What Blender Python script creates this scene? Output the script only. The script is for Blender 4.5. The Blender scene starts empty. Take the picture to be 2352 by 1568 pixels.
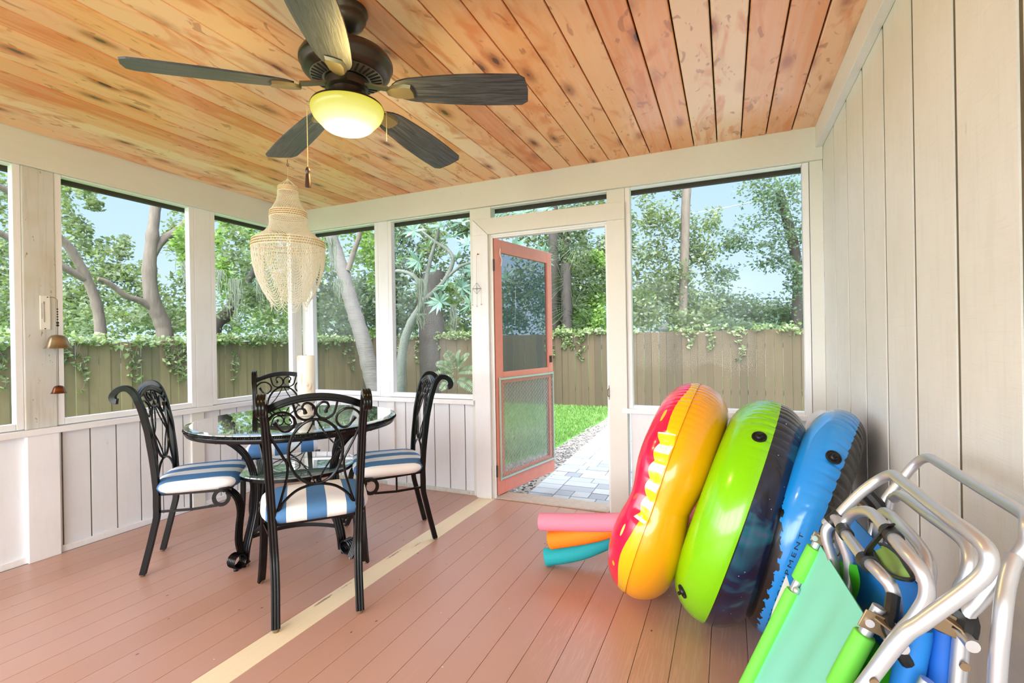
import bpy, bmesh, math, random
import numpy as np
from mathutils import Vector, Matrix
R = math.radians
sin, cos, pi = math.sin, math.cos, math.pi
sc = bpy.context.scene
COL = sc.collection
rnd = random.Random(7)

# ------------------------------------------------------------------ helpers
def srgb(r, g, b):
    f = lambda c: (c/255/12.92) if c/255 <= .04045 else ((c/255+.055)/1.055)**2.4
    return (f(r), f(g), f(b), 1)

class MB:
    """collects shapes into one mesh"""
    def __init__(s): s.v = []; s.f = []; s.m = []; s.uv = None
    def add(s, verts, faces, mi=0):
        o = len(s.v); s.v += [tuple(map(float, v)) for v in verts]
        s.f += [tuple(i+o for i in f) for f in faces]; s.m += [mi]*len(faces); return s
    def box(s, x0, x1, y0, y1, z0, z1, mi=0):
        x0, x1 = sorted((x0, x1)); y0, y1 = sorted((y0, y1)); z0, z1 = sorted((z0, z1))
        v = [(x, y, z) for z in (z0, z1) for y in (y0, y1) for x in (x0, x1)]
        return s.add(v, [(0,2,3,1),(4,5,7,6),(0,1,5,4),(2,6,7,3),(0,4,6,2),(1,3,7,5)], mi)
    def obox(s, c, ax, ay, az, mi=0):
        c, ax, ay, az = map(Vector, (c, ax, ay, az))
        v = [c+ax*i+ay*j+az*k for k in (-1,1) for j in (-1,1) for i in (-1,1)]
        return s.add(v, [(0,2,3,1),(4,5,7,6),(0,1,5,4),(2,6,7,3),(0,4,6,2),(1,3,7,5)], mi)
    def sweep(s, path, prof, mi=0, up=None, closed=False, scale=None, cap=True, twist=None, side=None):
        P = [Vector(p) for p in path]; n = len(P); k = len(prof)
        T = []
        for i in range(n):
            a = P[(i-1) % n] if (closed or i > 0) else P[i]
            b = P[(i+1) % n] if (closed or i < n-1) else P[i]
            t = (b-a); T.append(t.normalized() if t.length > 1e-9 else Vector((0,0,1)))
        if up is None: up = Vector((0,0,1)) if abs(T[0].z) < .9 else Vector((1,0,0))
        u = Vector(up); u = (u - T[0]*u.dot(T[0])).normalized()
        vs = []
        for i in range(n):
            if side is not None:
                w = Vector(side); w = (w - T[i]*w.dot(T[i])).normalized(); u = w.cross(T[i])
            else: u = u - T[i]*u.dot(T[i]); u.normalize(); w = T[i].cross(u)
            sc_ = scale[i] if scale else 1
            tw = twist*i if twist else 0; ct, st = cos(tw), sin(tw)
            for (a, b) in prof:
                a, b = a*ct-b*st, a*st+b*ct
                vs.append(P[i] + w*(a*sc_) + u*(b*sc_))
        fs = []
        for i in range(n if closed else n-1):
            j = (i+1) % n
            for q in range(k):
                r = (q+1) % k
                fs.append((i*k+q, i*k+r, j*k+r, j*k+q))
        if not closed and cap:
            fs.append(tuple(reversed(range(k)))); fs.append(tuple((n-1)*k+q for q in range(k)))
        return s.add(vs, fs, mi)
    def tube(s, path, r, n=8, mi=0, **kw):
        return s.sweep(path, [(r*cos(2*pi*i/n), r*sin(2*pi*i/n)) for i in range(n)], mi, **kw)
    def lathe(s, prof, c=(0,0,0), n=32, mi=0, M=None, cap=True):
        c = Vector(c); vs = []
        for (r, z) in prof:
            for i in range(n):
                p = Vector((r*cos(2*pi*i/n), r*sin(2*pi*i/n), z))
                vs.append(c + (M @ p if M else p))
        fs = []
        for j in range(len(prof)-1):
            for i in range(n):
                k = (i+1) % n; fs.append((j*n+i, j*n+k, (j+1)*n+k, (j+1)*n+i))
        if cap:
            if prof[0][0] > 1e-5: fs.append(tuple(reversed(range(n))))
            if prof[-1][0] > 1e-5: fs.append(tuple((len(prof)-1)*n+i for i in range(n)))
        return s.add(vs, fs, mi)
    def sphere(s, c, r, n=10, m=6, mi=0, sz=1.0):
        return s.lathe([(r*sin(pi*j/m)+1e-5, -r*sz*cos(pi*j/m)) for j in range(m+1)], c, n, mi, cap=False)
    def build(s, name, mats, parent=None, smooth=False, angle=35, loc=None, bevel=0):
        me = bpy.data.meshes.new(name); me.from_pydata(s.v, [], s.f)
        if not isinstance(mats, (list, tuple)): mats = [mats]
        for m in mats: me.materials.append(m)
        if len(mats) > 1: me.polygons.foreach_set('material_index', s.m)
        if s.uv is not None:
            uvl = me.uv_layers.new(name='UVMap'); idx = np.zeros(len(me.loops), dtype=np.int32)
            me.loops.foreach_get('vertex_index', idx)
            uvl.data.foreach_set('uv', np.asarray(s.uv, dtype=np.float32)[idx].ravel())
        bm = bmesh.new(); bm.from_mesh(me)
        bmesh.ops.recalc_face_normals(bm, faces=bm.faces)
        if smooth:
            for f in bm.faces: f.smooth = True
            for e in bm.edges:
                if len(e.link_faces) == 2 and e.calc_face_angle(0) > R(angle): e.smooth = False
        bm.to_mesh(me); bm.free(); me.update()
        o = bpy.data.objects.new(name, me); COL.objects.link(o)
        if parent: o.parent = parent
        if loc: o.location = loc
        if bevel:
            b = o.modifiers.new('bevel', 'BEVEL'); b.width = bevel; b.segments = 2; b.limit_method = 'ANGLE'
        return o

def tag(o, label=None, cat=None, group=None, kind=None):
    if label: o['label'] = label
    if cat: o['category'] = cat
    if group: o['group'] = group
    if kind: o['kind'] = kind
    return o
def thing(name, label, cat, loc=(0,0,0), rz=0, group=None):
    o = bpy.data.objects.new(name, None); COL.objects.link(o); o.location = loc; o.rotation_euler = (0,0,rz)
    o.empty_display_size = .1
    return tag(o, label, cat, group)
def struct(o): o['kind'] = 'structure'; return o
def kids(o): return [c for c in bpy.data.objects if c.parent == o]
def copy_tree(o, parent=None, top=True):
    c = o.copy(); COL.objects.link(c)
    if parent: c.parent = parent
    for ch in kids(o): copy_tree(ch, c, False)
    return c
def lerp(a, b, t): return a+(b-a)*t
def spline(pts, n=8):
    """Catmull-Rom through pts"""
    P = [Vector(p) for p in pts]; out = []
    for i in range(len(P)-1):
        p0 = P[max(i-1,0)]; p1 = P[i]; p2 = P[i+1]; p3 = P[min(i+2,len(P)-1)]
        for k in range(n):
            t = k/n
            out.append(.5*((2*p1)+(p2-p0)*t+(2*p0-5*p1+4*p2-p3)*t*t+(3*p1-p0-3*p2+p3)*t**3))
    out.append(P[-1]); return out

# ------------------------------------------------------------------ materials
class N:
    def __init__(s, name):
        s.m = bpy.data.materials.new(name); s.m.use_nodes = True; s.t = s.m.node_tree; s.t.nodes.clear()
        s.out = s.t.nodes.new('ShaderNodeOutputMaterial')
    def n(s, typ, **kw):
        nd = s.t.nodes.new('ShaderNode'+typ)
        for k, v in kw.items():
            if k.startswith('i_'):
                key = k[2:].replace('_', ' '); s.set(nd.inputs[key], v)
            elif k.startswith('x_'): s.set(nd.inputs[int(k[2:])], v)
            else: setattr(nd, k, v)
        return nd
    def set(s, inp, v):
        if hasattr(v, 'is_output') or isinstance(v, bpy.types.NodeSocket): s.t.links.new(v, inp)
        else: inp.default_value = v
    def math(s, op, a, b=0.0, c=0.0, clamp=False):
        nd = s.n('Math', operation=op, use_clamp=clamp)
        s.set(nd.inputs[0], a); s.set(nd.inputs[1], b); s.set(nd.inputs[2], c); return nd.outputs[0]
    def mix(s, f, a, b, typ='MIX'):
        nd = s.n('MixRGB', blend_type=typ); s.set(nd.inputs[0], f); s.set(nd.inputs[1], a); s.set(nd.inputs[2], b); return nd.outputs[0]
    def ramp(s, f, stops, interp='LINEAR'):
        nd = s.n('ValToRGB'); s.set(nd.inputs[0], f); cr = nd.color_ramp; cr.interpolation = interp
        while len(cr.elements) < len(stops): cr.elements.new(.5)
        for e, (p, c) in zip(cr.elements, stops):
            e.position = p; e.color = c if hasattr(c, '__len__') else (c, c, c, 1)
        return nd.outputs[0]
    def co(s, kind='Object'): return s.n('TexCoord').outputs[kind]
    def xyz(s, v): nd = s.n('SeparateXYZ'); s.set(nd.inputs[0], v); return nd.outputs
    def mapping(s, v, scale=(1,1,1), loc=(0,0,0), rot=(0,0,0)):
        nd = s.n('Mapping'); s.set(nd.inputs[0], v); nd.inputs['Scale'].default_value = scale
        nd.inputs['Location'].default_value = loc; nd.inputs['Rotation'].default_value = rot; return nd.outputs[0]
    def noise(s, v, scale=5, detail=2, rough=.5, dist=0):
        nd = s.n('TexNoise'); s.set(nd.inputs['Vector'], v); s.set(nd.inputs['Scale'], scale)
        nd.inputs['Detail'].default_value = detail; nd.inputs['Roughness'].default_value = rough
        nd.inputs['Distortion'].default_value = dist; return nd.outputs[0]
    def bump(s, h, strength=.3, dist=.01):
        nd = s.n('Bump'); s.set(nd.inputs['Height'], h); nd.inputs['Strength'].default_value = strength
        nd.inputs['Distance'].default_value = dist; return nd.outputs[0]
    def bsdf(s, color, rough=.5, metal=0, normal=None, **kw):
        p = s.n('BsdfPrincipled'); s.set(p.inputs['Base Color'], color); s.set(p.inputs['Roughness'], rough)
        s.set(p.inputs['Metallic'], metal)
        if normal is not None: s.set(p.inputs['Normal'], normal)
        for k, v in kw.items(): s.set(p.inputs[k.replace('_', ' ')], v)
        s.t.links.new(p.outputs[0], s.out.inputs[0]); return s.m
def simple(name, col, rough=.5, metal=0, vary=.06, scale=12, bump=0, **kw):
    s = N(name); co = s.co(); f = s.noise(co, scale, 3)
    a = tuple(min(1, c*(1+vary)) for c in col[:3])+(1,); b = tuple(c*(1-vary) for c in col[:3])+(1,)
    c = s.mix(f, a, b)
    nm = s.bump(s.noise(co, scale*8, 3), bump, .003) if bump else None
    return s.bsdf(c, rough, metal, nm, **kw)

def mat_paint(name, col, dirt=.25, stretch=(1,1,.15), rough=.45, saw=0, peel=.70):
    s = N(name); co = s.co()
    g = s.noise(s.mapping(co, (40*stretch[0], 40*stretch[1], 40*stretch[2])), 1, 4, .6)
    big = s.noise(co, 2.2, 3, .6)
    c = s.mix(s.math('MULTIPLY', s.ramp(big, [(.4, 0), (.75, 1)]), dirt), col, srgb(196,188,164))
    ch = s.noise(s.mapping(co, (9,9,3)), 3, 4, .7)
    c = s.mix(s.math('MULTIPLY', s.ramp(g, [(.5, 0), (.7, 1)]), dirt*.35), c, srgb(150,142,122))
    c = s.mix(s.math('MULTIPLY', s.ramp(ch, [(peel, 0), (peel+.05, 1)]), dirt*1.6, clamp=True), c, srgb(150,135,110))
    h = g
    if saw:
        sw = s.noise(s.mapping(co, (4, 9, 420), rot=(R(10), 0, 0)), 1, 2, .6)
        h = s.math('ADD', g, s.math('MULTIPLY', sw, .8))
        c = s.mix(s.math('MULTIPLY', s.ramp(sw, [(.60, 0), (.78, 1)]), .16), c, srgb(176,170,150))
    return s.bsdf(c, rough, 0, s.bump(h, .35 if saw else .2, .003))
WHITE = mat_paint('white_paint', srgb(238,240,244), .14)
BEAM = mat_paint('cream_beam_paint', srgb(224,225,219), .1, (1,.1,1))
PANEL = mat_paint('panel_paint', srgb(232,236,242), .12)
POST = mat_paint('weathered_post_paint', srgb(210,213,212), .95, (1,1,.05), peel=.63)
SIDING = mat_paint('siding_paint', srgb(236,237,232), .2, saw=1)
GROOVE = simple('shaded_groove_paint', srgb(104,94,72), .9, 0, .2, 20)  # groove shade put into the colour of the backing behind the boards
DARK = simple('dark_gap', srgb(38,32,26), .9)
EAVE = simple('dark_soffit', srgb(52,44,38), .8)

def mat_ceiling():
    s = N('cedar_plank'); co = s.co(); ri = s.n('NewGeometry').outputs['Random Per Island']
    off = s.n('CombineXYZ', x_0=s.math('MULTIPLY', ri, 37.), x_1=s.math('MULTIPLY', ri, 91.)).outputs[0]
    v = s.n('VectorMath', operation='ADD', x_0=co, x_1=off).outputs[0]
    base = s.ramp(ri, [(0, srgb(242,154,84)), (.3, srgb(252,200,150)), (.55, srgb(232,130,56)), (.8, srgb(255,222,190)), (1, srgb(244,170,108))])
    gr = s.noise(s.mapping(v, (26, 1.3, 26)), 1, 4, .6, 1.2)
    c = s.mix(s.math('MULTIPLY', s.ramp(gr, [(.35, 0), (.7, 1)]), .42), base, srgb(244,210,174))
    bl = s.noise(s.mapping(v, (7, 2.2, 7)), 1, 3, .55, 1.5)
    c = s.mix(s.ramp(bl, [(.52, 0), (.66, .65)]), c, srgb(224,124,50))
    bl2 = s.noise(s.mapping(v, (19, 8, 19)), 1, 2, .5, .8)
    c = s.mix(s.ramp(bl2, [(.64, 0), (.68, .6)]), c, srgb(176,100,54))
    vo = s.n('TexVoronoi', feature='F1', i_Scale=1.0); s.set(vo.inputs['Vector'], s.mapping(v, (7.2, 2.6, 4)))
    d = s.math('ADD', vo.outputs['Distance'], s.math('MULTIPLY', s.noise(v, 30, 2), .06))
    c = s.mix(s.ramp(d, [(.15, .85), (.24, .3), (.36, 0)]), c, srgb(178,96,44))
    c = s.mix(s.ramp(d, [(.095, .95), (.125, 0)]), c, srgb(88,48,28))
    ck = s.noise(s.mapping(v, (60, 9, 20)), 1, 2, .5, .3)
    c = s.mix(s.ramp(ck, [(.775, 0), (.79, .8)]), c, srgb(92,56,36))
    return s.bsdf(c, .38, 0, s.bump(gr, .15, .004), Coat_Weight=.25, Coat_Roughness=.25)
CEIL = mat_ceiling()

def mat_floor():
    s = N('painted_floor_plank'); co = s.co(); ri = s.n('NewGeometry').outputs['Random Per Island']
    off = s.n('CombineXYZ', x_0=s.math('MULTIPLY', ri, 37.), x_1=s.math('MULTIPLY', ri, 91.)).outputs[0]
    v = s.n('VectorMath', operation='ADD', x_0=co, x_1=off).outputs[0]
    base = s.ramp(ri, [(0, srgb(188,143,124)), (.5, srgb(194,150,132)), (1, srgb(186,138,114))])
    big = s.noise(co, 1.1, 3, .55)
    c = s.mix(s.ramp(big, [(.35, 0), (.7, .6)]), base, srgb(190,152,138))
    gr = s.noise(s.mapping(v, (48, 2.4, 10)), 1, 5, .6, 2.4)
    wn = s.noise(s.mapping(co, (1.6, 1.6, 1)), 1, 2)
    rt = s.ramp(s.xyz(co)[0], [(.30, 0), (.62, 1)])
    rx = s.math('MULTIPLY', s.math('SUBTRACT', s.xyz(co)[0], 2.2), .8, clamp=True)
    wear = s.math('MULTIPLY', s.ramp(gr, [(.50, 0), (.60, 1)]), s.math('MULTIPLY', s.ramp(wn, [(.42, 0), (.62, 1)]), rx))
    c = s.mix(s.math('MULTIPLY', wear, .45), c, srgb(214,178,166))
    vo = s.n('TexVoronoi', feature='F1', i_Scale=1.0); s.set(vo.inputs['Vector'], s.mapping(v, (9.5, 5.5, 0)))
    c = s.mix(s.ramp(vo.outputs['Distance'], [(.03, .9), (.045, 0)]), c, srgb(60,40,34))
    vo2 = s.n('TexVoronoi', feature='F1', i_Scale=1.0); s.set(vo2.inputs['Vector'], s.mapping(v, (6.5, 9, 0), (3.1, .7, 0)))
    c = s.mix(s.ramp(vo2.outputs['Distance'], [(.02, .8), (.03, 0)]), c, srgb(236,222,210))
    h = s.math('ADD', gr, s.math('MULTIPLY', s.noise(co, 14, 3), .6))
    return s.bsdf(c, s.math('ADD', .30, s.math('MULTIPLY', gr, .2)), 0, s.bump(h, .22, .004), Specular_IOR_Level=.5, Coat_Weight=.3, Coat_Roughness=.28)
FLOOR = mat_floor()
def mat_newboard():
    s = N('bare_pine_plank'); co = s.co()
    gr = s.noise(s.mapping(co, (60, 2.2, 4)), 1, 4, .6, 2.2)
    c = s.mix(gr, srgb(244,230,200), srgb(232,210,172))
    vo = s.n('TexVoronoi', feature='F1', i_Scale=1.0); s.set(vo.inputs['Vector'], s.mapping(co, (16, 1.9, 0), (.4, .35, 0)))
    k = s.math('ADD', vo.outputs['Distance'], s.math('MULTIPLY', s.noise(co, 60, 2), .16))
    c = s.mix(s.ramp(k, [(.16, .8), (.22, 0)]), c, srgb(120,100,76))
    return s.bsdf(c, .5, 0, s.bump(gr, .1, .003))
PINE = mat_newboard()

IRON = simple('black_iron', srgb(9,9,12), .2, 0, .1, 30, .06, Specular_IOR_Level=.32)
BRONZE = simple('oiled_bronze', srgb(74,64,56), .34, .7, .15, 18)
ALU = simple('brushed_aluminium', srgb(212,214,220), .36, .8, .05, 10, .03)
RUBBER = simple('black_plastic', srgb(20,20,22), .45)
BRASSD = simple('rusty_steel', srgb(150,128,100), .45, .7, .2, 40)
def mat_glass(name, tint, alpha_face, spec=.9, extra=.0, haze=0):
    """thin pane: mostly clear with mirror reflection growing at grazing angles"""
    s = N(name)
    fr = s.n('Fresnel', i_IOR=1.5).outputs[0]
    tr = s.n('BsdfTransparent', i_Color=tint).outputs[0]
    gl = s.n('BsdfGlossy', i_Roughness=.015, i_Color=(spec,spec,spec,1)).outputs[0]
    m = s.n('MixShader'); s.set(m.inputs[0], s.math('ADD', s.math('MULTIPLY', fr, alpha_face), extra))
    if haze: mh = s.n('MixShader', i_Fac=haze); s.set(mh.inputs[1], tr); s.set(mh.inputs[2], s.n('BsdfDiffuse', i_Color=(.62,.86,.80,1)).outputs[0]); tr = mh.outputs[0]
    s.set(m.inputs[1], tr); s.set(m.inputs[2], gl)
    s.t.links.new(m.outputs[0], s.out.inputs[0]); return s.m
TGLASS = mat_glass('green_table_glass', (.80,.96,.92,1), 1.9, .95, .10, .34)
def mat_screen(name, col, cover, gloss=.06):
    s = N(name)
    tr = s.n('BsdfTransparent').outputs[0]; df = s.n('BsdfDiffuse', i_Color=col).outputs[0]
    gl = s.n('BsdfGlossy', i_Roughness=.08, i_Color=(.9,.9,.9,1)).outputs[0]
    m = s.n('MixShader'); s.set(m.inputs[0], cover); s.set(m.inputs[1], tr); s.set(m.inputs[2], df)
    m2 = s.n('MixShader'); s.set(m2.inputs[0], s.math('MULTIPLY', s.n('Fresnel', i_IOR=1.4).outputs[0], gloss*10, clamp=True)); s.set(m2.inputs[1], m.outputs[0]); s.set(m2.inputs[2], gl)
    s.t.links.new(m2.outputs[0], s.out.inputs[0]); return s.m
SCREEN = mat_screen('insect_screen', srgb(120,126,126), .08, .03)
DSCREEN = mat_screen('dark_door_screen', srgb(66,88,92), .66, .03)
SKY0, SKYH, SKYB, SUNE = .72, 2.5, 4.9, 1.3
# ------------------------------------------------------------------ camera
W_, H_ = 2352, 1568
F_PX = 1125.75
yaw, pitch, roll = R(23.776), R(-.067), R(-.952)
fw = Vector((-sin(yaw)*cos(pitch), cos(yaw)*cos(pitch), sin(pitch)))
rt = Vector((cos(yaw), sin(yaw), 0)); up = rt.cross(fw)
r2 = rt*cos(roll)+up*sin(roll); u2 = -rt*sin(roll)+up*cos(roll)
cd = bpy.data.cameras.new('camera'); cam = bpy.data.objects.new('camera', cd); COL.objects.link(cam)
M = Matrix((r2, u2, -fw)).transposed().to_4x4(); M.translation = Vector((3.658, -3.421, 1.22)); cam.matrix_world = M
cd.sensor_width = 36; cd.lens = F_PX/W_*36; cd.clip_start = .05; cd.clip_end = 300
sc.camera = cam
CP = cam.location.copy() if cam.location.length > 0 else Vector((3.658, -3.421, 1.22))
def ray(u, v): return (fw + r2*((u-W_/2)/F_PX) - u2*((v-H_/2)/F_PX))
def at_d(u, v, d): return CP + ray(u, v)*d                 # d metres straight ahead
def at_x(u, v, X): r_ = ray(u, v); return CP + r_*((X-CP.x)/r_.x)
def at_y(u, v, Y): r_ = ray(u, v); return CP + r_*((Y-CP.y)/r_.y)
sc.view_settings.view_transform = 'Standard'; sc.view_settings.look = 'None'; sc.view_settings.gamma = 1
sc.view_settings.use_curve_mapping = False
sc.view_settings.exposure = EXPO = .95

# ------------------------------------------------------------------ room shell
RW, YB, ZC, ZB = 4.189, -5.4, 2.463, 2.266          # right wall, rear, ceiling, beam underside
# floor planks
bw = .1325; x_new = 1.8555
m = MB(); pine = MB()
k0 = -15
for k in range(k0, 20):
    x0 = x_new + k*bw
    a, b = max(x0+.0009, 0), min(x0+bw-.0009, RW)
    if b <= a: continue
    tgt = pine if k == 0 else m
    cuts = [YB, .10]
    for q in range(len(cuts)-1):
        tgt.box(a, b, cuts[q]+.001, cuts[q+1]-.001, -.022, 0)
f = struct(m.build('floor', FLOOR, bevel=.0012))
struct(pine.build('floor_new_plank', PINE, f, bevel=.001)); del kids(f)[0]['kind']
struct(MB().box(-.12, RW+.1, YB, .11, -.14, -.0225).build('floor_base', DARK))
# ceiling planks (tongue and groove, running away from the door wall)
m = MB(); cw = .1385; x = .012
while x < RW:
    a, b = x+.003, min(x+cw-.003, RW)
    if b > a:
        m.box(a, b, YB, -.001, ZC, ZC+.02)
    x += cw
struct(m.build('ceiling', CEIL, bevel=.0045))
struct(MB().box(-.12, RW+.1, YB, .1, ZC+.0205, ZC+.12).build('ceiling_roof_deck', DARK))
# beams
struct(MB().box(-.1, .012, YB, .1, ZB, ZC+.02).build('trim_1', BEAM, bevel=.003))
m = MB(); m.box(.0125, RW-.001, -.02, .1, ZB, ZC+.02)
struct(m.build('trim_2', BEAM, bevel=.003))
struct(MB().box(4.150, RW-.001, YB, -.0205, 2.338, ZC-.001).build('trim_3', WHITE, bevel=.002))
# eaves outside
m = MB(); m.box(-.105, -.135, YB-.6, .131, 2.240, 2.53); m.box(-.1355, -.75, YB-.6, .8, 2.53, 2.60)
struct(m.build('trim_4', EAVE))
m = MB(); m.box(-.1045, RW+.04, .101, .131, 2.240, 2.53); m.box(-.1045, RW+.6, .1315, .75, 2.53, 2.60)
struct(m.build('trim_5', EAVE))
# right wall : rough sawn vertical siding
m = MB(); y = -.02; edges = [-.001, -.34]
while edges[-1] > YB: edges.append(edges[-1]-.302)
for a, b in zip(edges[:-1], edges[1:]):
    m.box(RW, RW+.004, b+.024, a, 0, ZC)
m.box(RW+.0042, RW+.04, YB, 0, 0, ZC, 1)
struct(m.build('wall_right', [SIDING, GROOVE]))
struct(MB().box(RW+.041, RW+.25, YB-.3, .1, -.3, 3.2).build('wall_right_core', EAVE))
# ---- left wall
def board_run(name, axis, fixed, a, b, z0, z1, pitch, mat, th=.007, gap=.008):
    """vertical boards between a and b on a wall plane"""
    m = MB(); t = a
    while t < b-1e-4:
        e = min(t+pitch-gap, b)
        if axis == 'y': m.box(fixed-th, fixed, t, e, z0, z1)
        else: m.box(t, e, fixed, fixed+th, z0, z1)
        t += pitch
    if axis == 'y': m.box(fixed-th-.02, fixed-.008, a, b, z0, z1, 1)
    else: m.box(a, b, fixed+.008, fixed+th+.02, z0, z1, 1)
    return m
ZS = .758
wl = board_run('wall_left', 'y', -.022, YB, -.001, .03, ZS-.034, .1435, PANEL)
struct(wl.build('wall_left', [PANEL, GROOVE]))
struct(MB().box(-.022, -.004, YB, -.02, 0, .038).build('baseboard_left', WHITE, bevel=.003))
struct(MB().box(-.09, .028, YB, -.001, ZS-.036, ZS).build('trim_6', WHITE, bevel=.004))     # long sill ledge
m = MB(); m.box(-.09, .001, -1.992, -1.842, ZS, ZB); struct(m.build('trim_7', POST, bevel=.006))       # weathered post
m = MB(); m.box(-.022, .016, -1.992, -1.842, 0, ZS-.036); struct(m.build('trim_8', WHITE, bevel=.004))
m = MB(); m.box(-.09, -.006, -1.005, -.876, ZS, ZB); struct(m.build('trim_9', WHITE, bevel=.004))
m = MB(); m.box(-.022, .002, -1.05, -.955, 0, ZS-.036); struct(m.build('trim_10', BEAM, bevel=.003))
m = MB(); m.box(-.09, -.0005, -.075, -.001, 0, ZB); struct(m.build('trim_11', BEAM, bevel=.004))
for i, yy in enumerate((-3.12, -4.3)):
    struct(MB().box(-.09, .001, yy-.15, yy, 0, ZB).build('trim_%d' % (12+i), POST, bevel=.004))

def window(n, axis, a, b, z0, z1, fixed, fr=.036, pane=SCREEN, dep=.05, front=0.0):
    """a,b: frame outer extents; frame is a child, pane is a child"""
    root = bpy.data.objects.new('window_%d' % n, None); COL.objects.link(root); root['kind'] = 'structure'
    m = MB(); g = .0006
    def bx(p, q, r0, r1, d0, d1):
        if axis == 'y': m.box(fixed-d1, fixed-d0, p, q, r0, r1)
        else: m.box(p, q, fixed+d0, fixed+d1, r0, r1)
    bx(a+g, a+fr, z0+g, z1-g, front, dep); bx(b-fr, b-g, z0+g, z1-g, front, dep)
    bx(a+fr+g, b-fr-g, z0+g, z0+fr, front, dep); bx(a+fr+g, b-fr-g, z1-.010, z1-g, front, dep)
    m.build('window_frame', WHITE, root, bevel=.003)
    p = MB()
    d = dep*.75
    if axis == 'y': p.add([(fixed-d, a+fr-.002, z0+fr-.002), (fixed-d, b-fr+.002, z0+fr-.002), (fixed-d, b-fr+.002, z1-.008), (fixed-d, a+fr-.002, z1-.008)], [(0,1,2,3)])
    else: p.add([(a+fr-.002, fixed+d, z0+fr-.002), (b-fr+.002, fixed+d, z0+fr-.002), (b-fr+.002, fixed+d, z1-.008), (a+fr-.002, fixed+d, z1-.008)], [(0,1,2,3)])
    p.build('window_screen', pane, root)
    return root
window(1, 'y', -3.12, -1.992, ZS+.004, ZB, -.006)
window(2, 'y', -1.842, -1.005, ZS+.004, ZB, -.006)
window(3, 'y', -.876, -.075, ZS+.004, ZB, -.006)
window(8, 'y', -4.3, -3.27, ZS+.004, ZB, -.006)
# ---- door wall
wd = board_run('wall_door', 'x', .018, .001, 1.80, .03, ZS-.034, .1435, PANEL)
wd2 = board_run('x', 'x', .018, 3.035, RW-.001, .03, ZS-.034, .23, PANEL)
nv_ = len(wd.v); wd.v += wd2.v; wd.f += [tuple(i+nv_ for i in f) for f in wd2.f]; wd.m += wd2.m
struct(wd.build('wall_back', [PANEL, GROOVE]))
m = MB(); m.box(.03, 1.80, .002, .018, 0, .03); m.box(3.035, RW-.04, .002, .018, 0, .03)
struct(m.build('baseboard_back', POST, bevel=.003))
m = MB(); m.box(.029, 1.826, -.03, .09, ZS-.036, ZS-.001); struct(m.build('trim_14', WHITE, bevel=.004))
m = MB(); m.box(2.985, 4.150, -.03, .09, ZS-.05, ZS-.015); struct(m.build('trim_15', WHITE, bevel=.004))
m = MB(); m.box(.0005, .095, .0005, .09, 0, ZB); struct(m.build('trim_16', WHITE, bevel=.004))        # corner post
m = MB(); m.box(.893, 1.000, .004, .09, ZS, ZB); m.box(.955, 1.04, .0, .018, 0, ZS-.036); struct(m.build('trim_17', WHITE, bevel=.004))
m = MB(); m.box(4.120, RW-.001, -.004, .09, ZS-.015, ZB); struct(m.build('trim_18', BEAM, bevel=.003))
window(4, 'x', .095, .893, ZS+.002, ZB, .004)
window(5, 'x', 1.000, 1.838, ZS+.002, ZB, .004, fr=.036)
window(6, 'x', 3.018, 4.118, ZS-.034, ZB, .004)
window(7, 'x', 1.97, 2.92, 2.150, ZB, .006, fr=.014)      # transom over the door
# door casing
m = MB(); m.box(1.800, 1.985, .0035, .085, 0, ZB)          # jamb studs
m.box(2.892, 3.017, .0035, .085, 0, ZB)
struct(m.build('trim_19', BEAM, bevel=.003))
m = MB(); m.box(1.838, 1.968, -.026, .003, 0, 2.046); m.add([(1.838,-.026,2.046),(1.968,-.026,2.046),(1.838,-.026,2.172),(1.838,.003,2.046),(1.968,.003,2.046),(1.838,.003,2.172)], [(0,1,2),(3,5,4),(0,3,4,1),(1,4,5,2),(2,5,3,0)])
struct(m.build('trim_20', WHITE, bevel=.002))
m = MB(); m.add([(1.971,-.026,2.046),(3.020,-.026,2.046),(3.020,-.026,2.166),(1.842,-.026,2.172),(1.971,.003,2.046),(3.020,.003,2.046),(3.020,.003,2.166),(1.842,.003,2.172)], [(0,1,2,3),(7,6,5,4),(0,4,5,1),(1,5,6,2),(2,6,7,3),(3,7,4,0)])
struct(m.build('trim_21', BEAM, bevel=.002))
struct(MB().box(2.896, 3.020, -.026, .003, 0, 2.045).build('trim_22', BEAM, bevel=.002))
m = MB()                                                   # door stops
m.box(1.9855, 1.999, .001, .06, 0, 2.030); m.box(2.878, 2.8915, .001, .06, 0, 2.030); m.box(1.9995, 2.8775, .001, .06, 2.018, 2.031)
m.box(1.9855, 2.8915, .0035, .085, 2.032, 2.149)
struct(m.build('trim_23', WHITE, bevel=.002))
struct(MB().box(2.0, 2.877, -.012, .16, .0005, .012).build('trim_24', simple('worn_threshold', srgb(186,168,150), .6, 0, .25, 40), bevel=.003))
# ---- rear of the porch (behind the camera): open screened bays between posts
m = MB()
for xx in (.05, 1.4, 2.8, 4.1): m.box(xx-.05, xx+.04, YB-.09, YB-.001, 0, ZB)
m.box(0, RW, YB-.09, YB-.001, ZB, ZC+.02); m.box(0, RW, YB-.09, YB-.001, 0, .25)
struct(m.build('wall_rear', WHITE))

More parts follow.
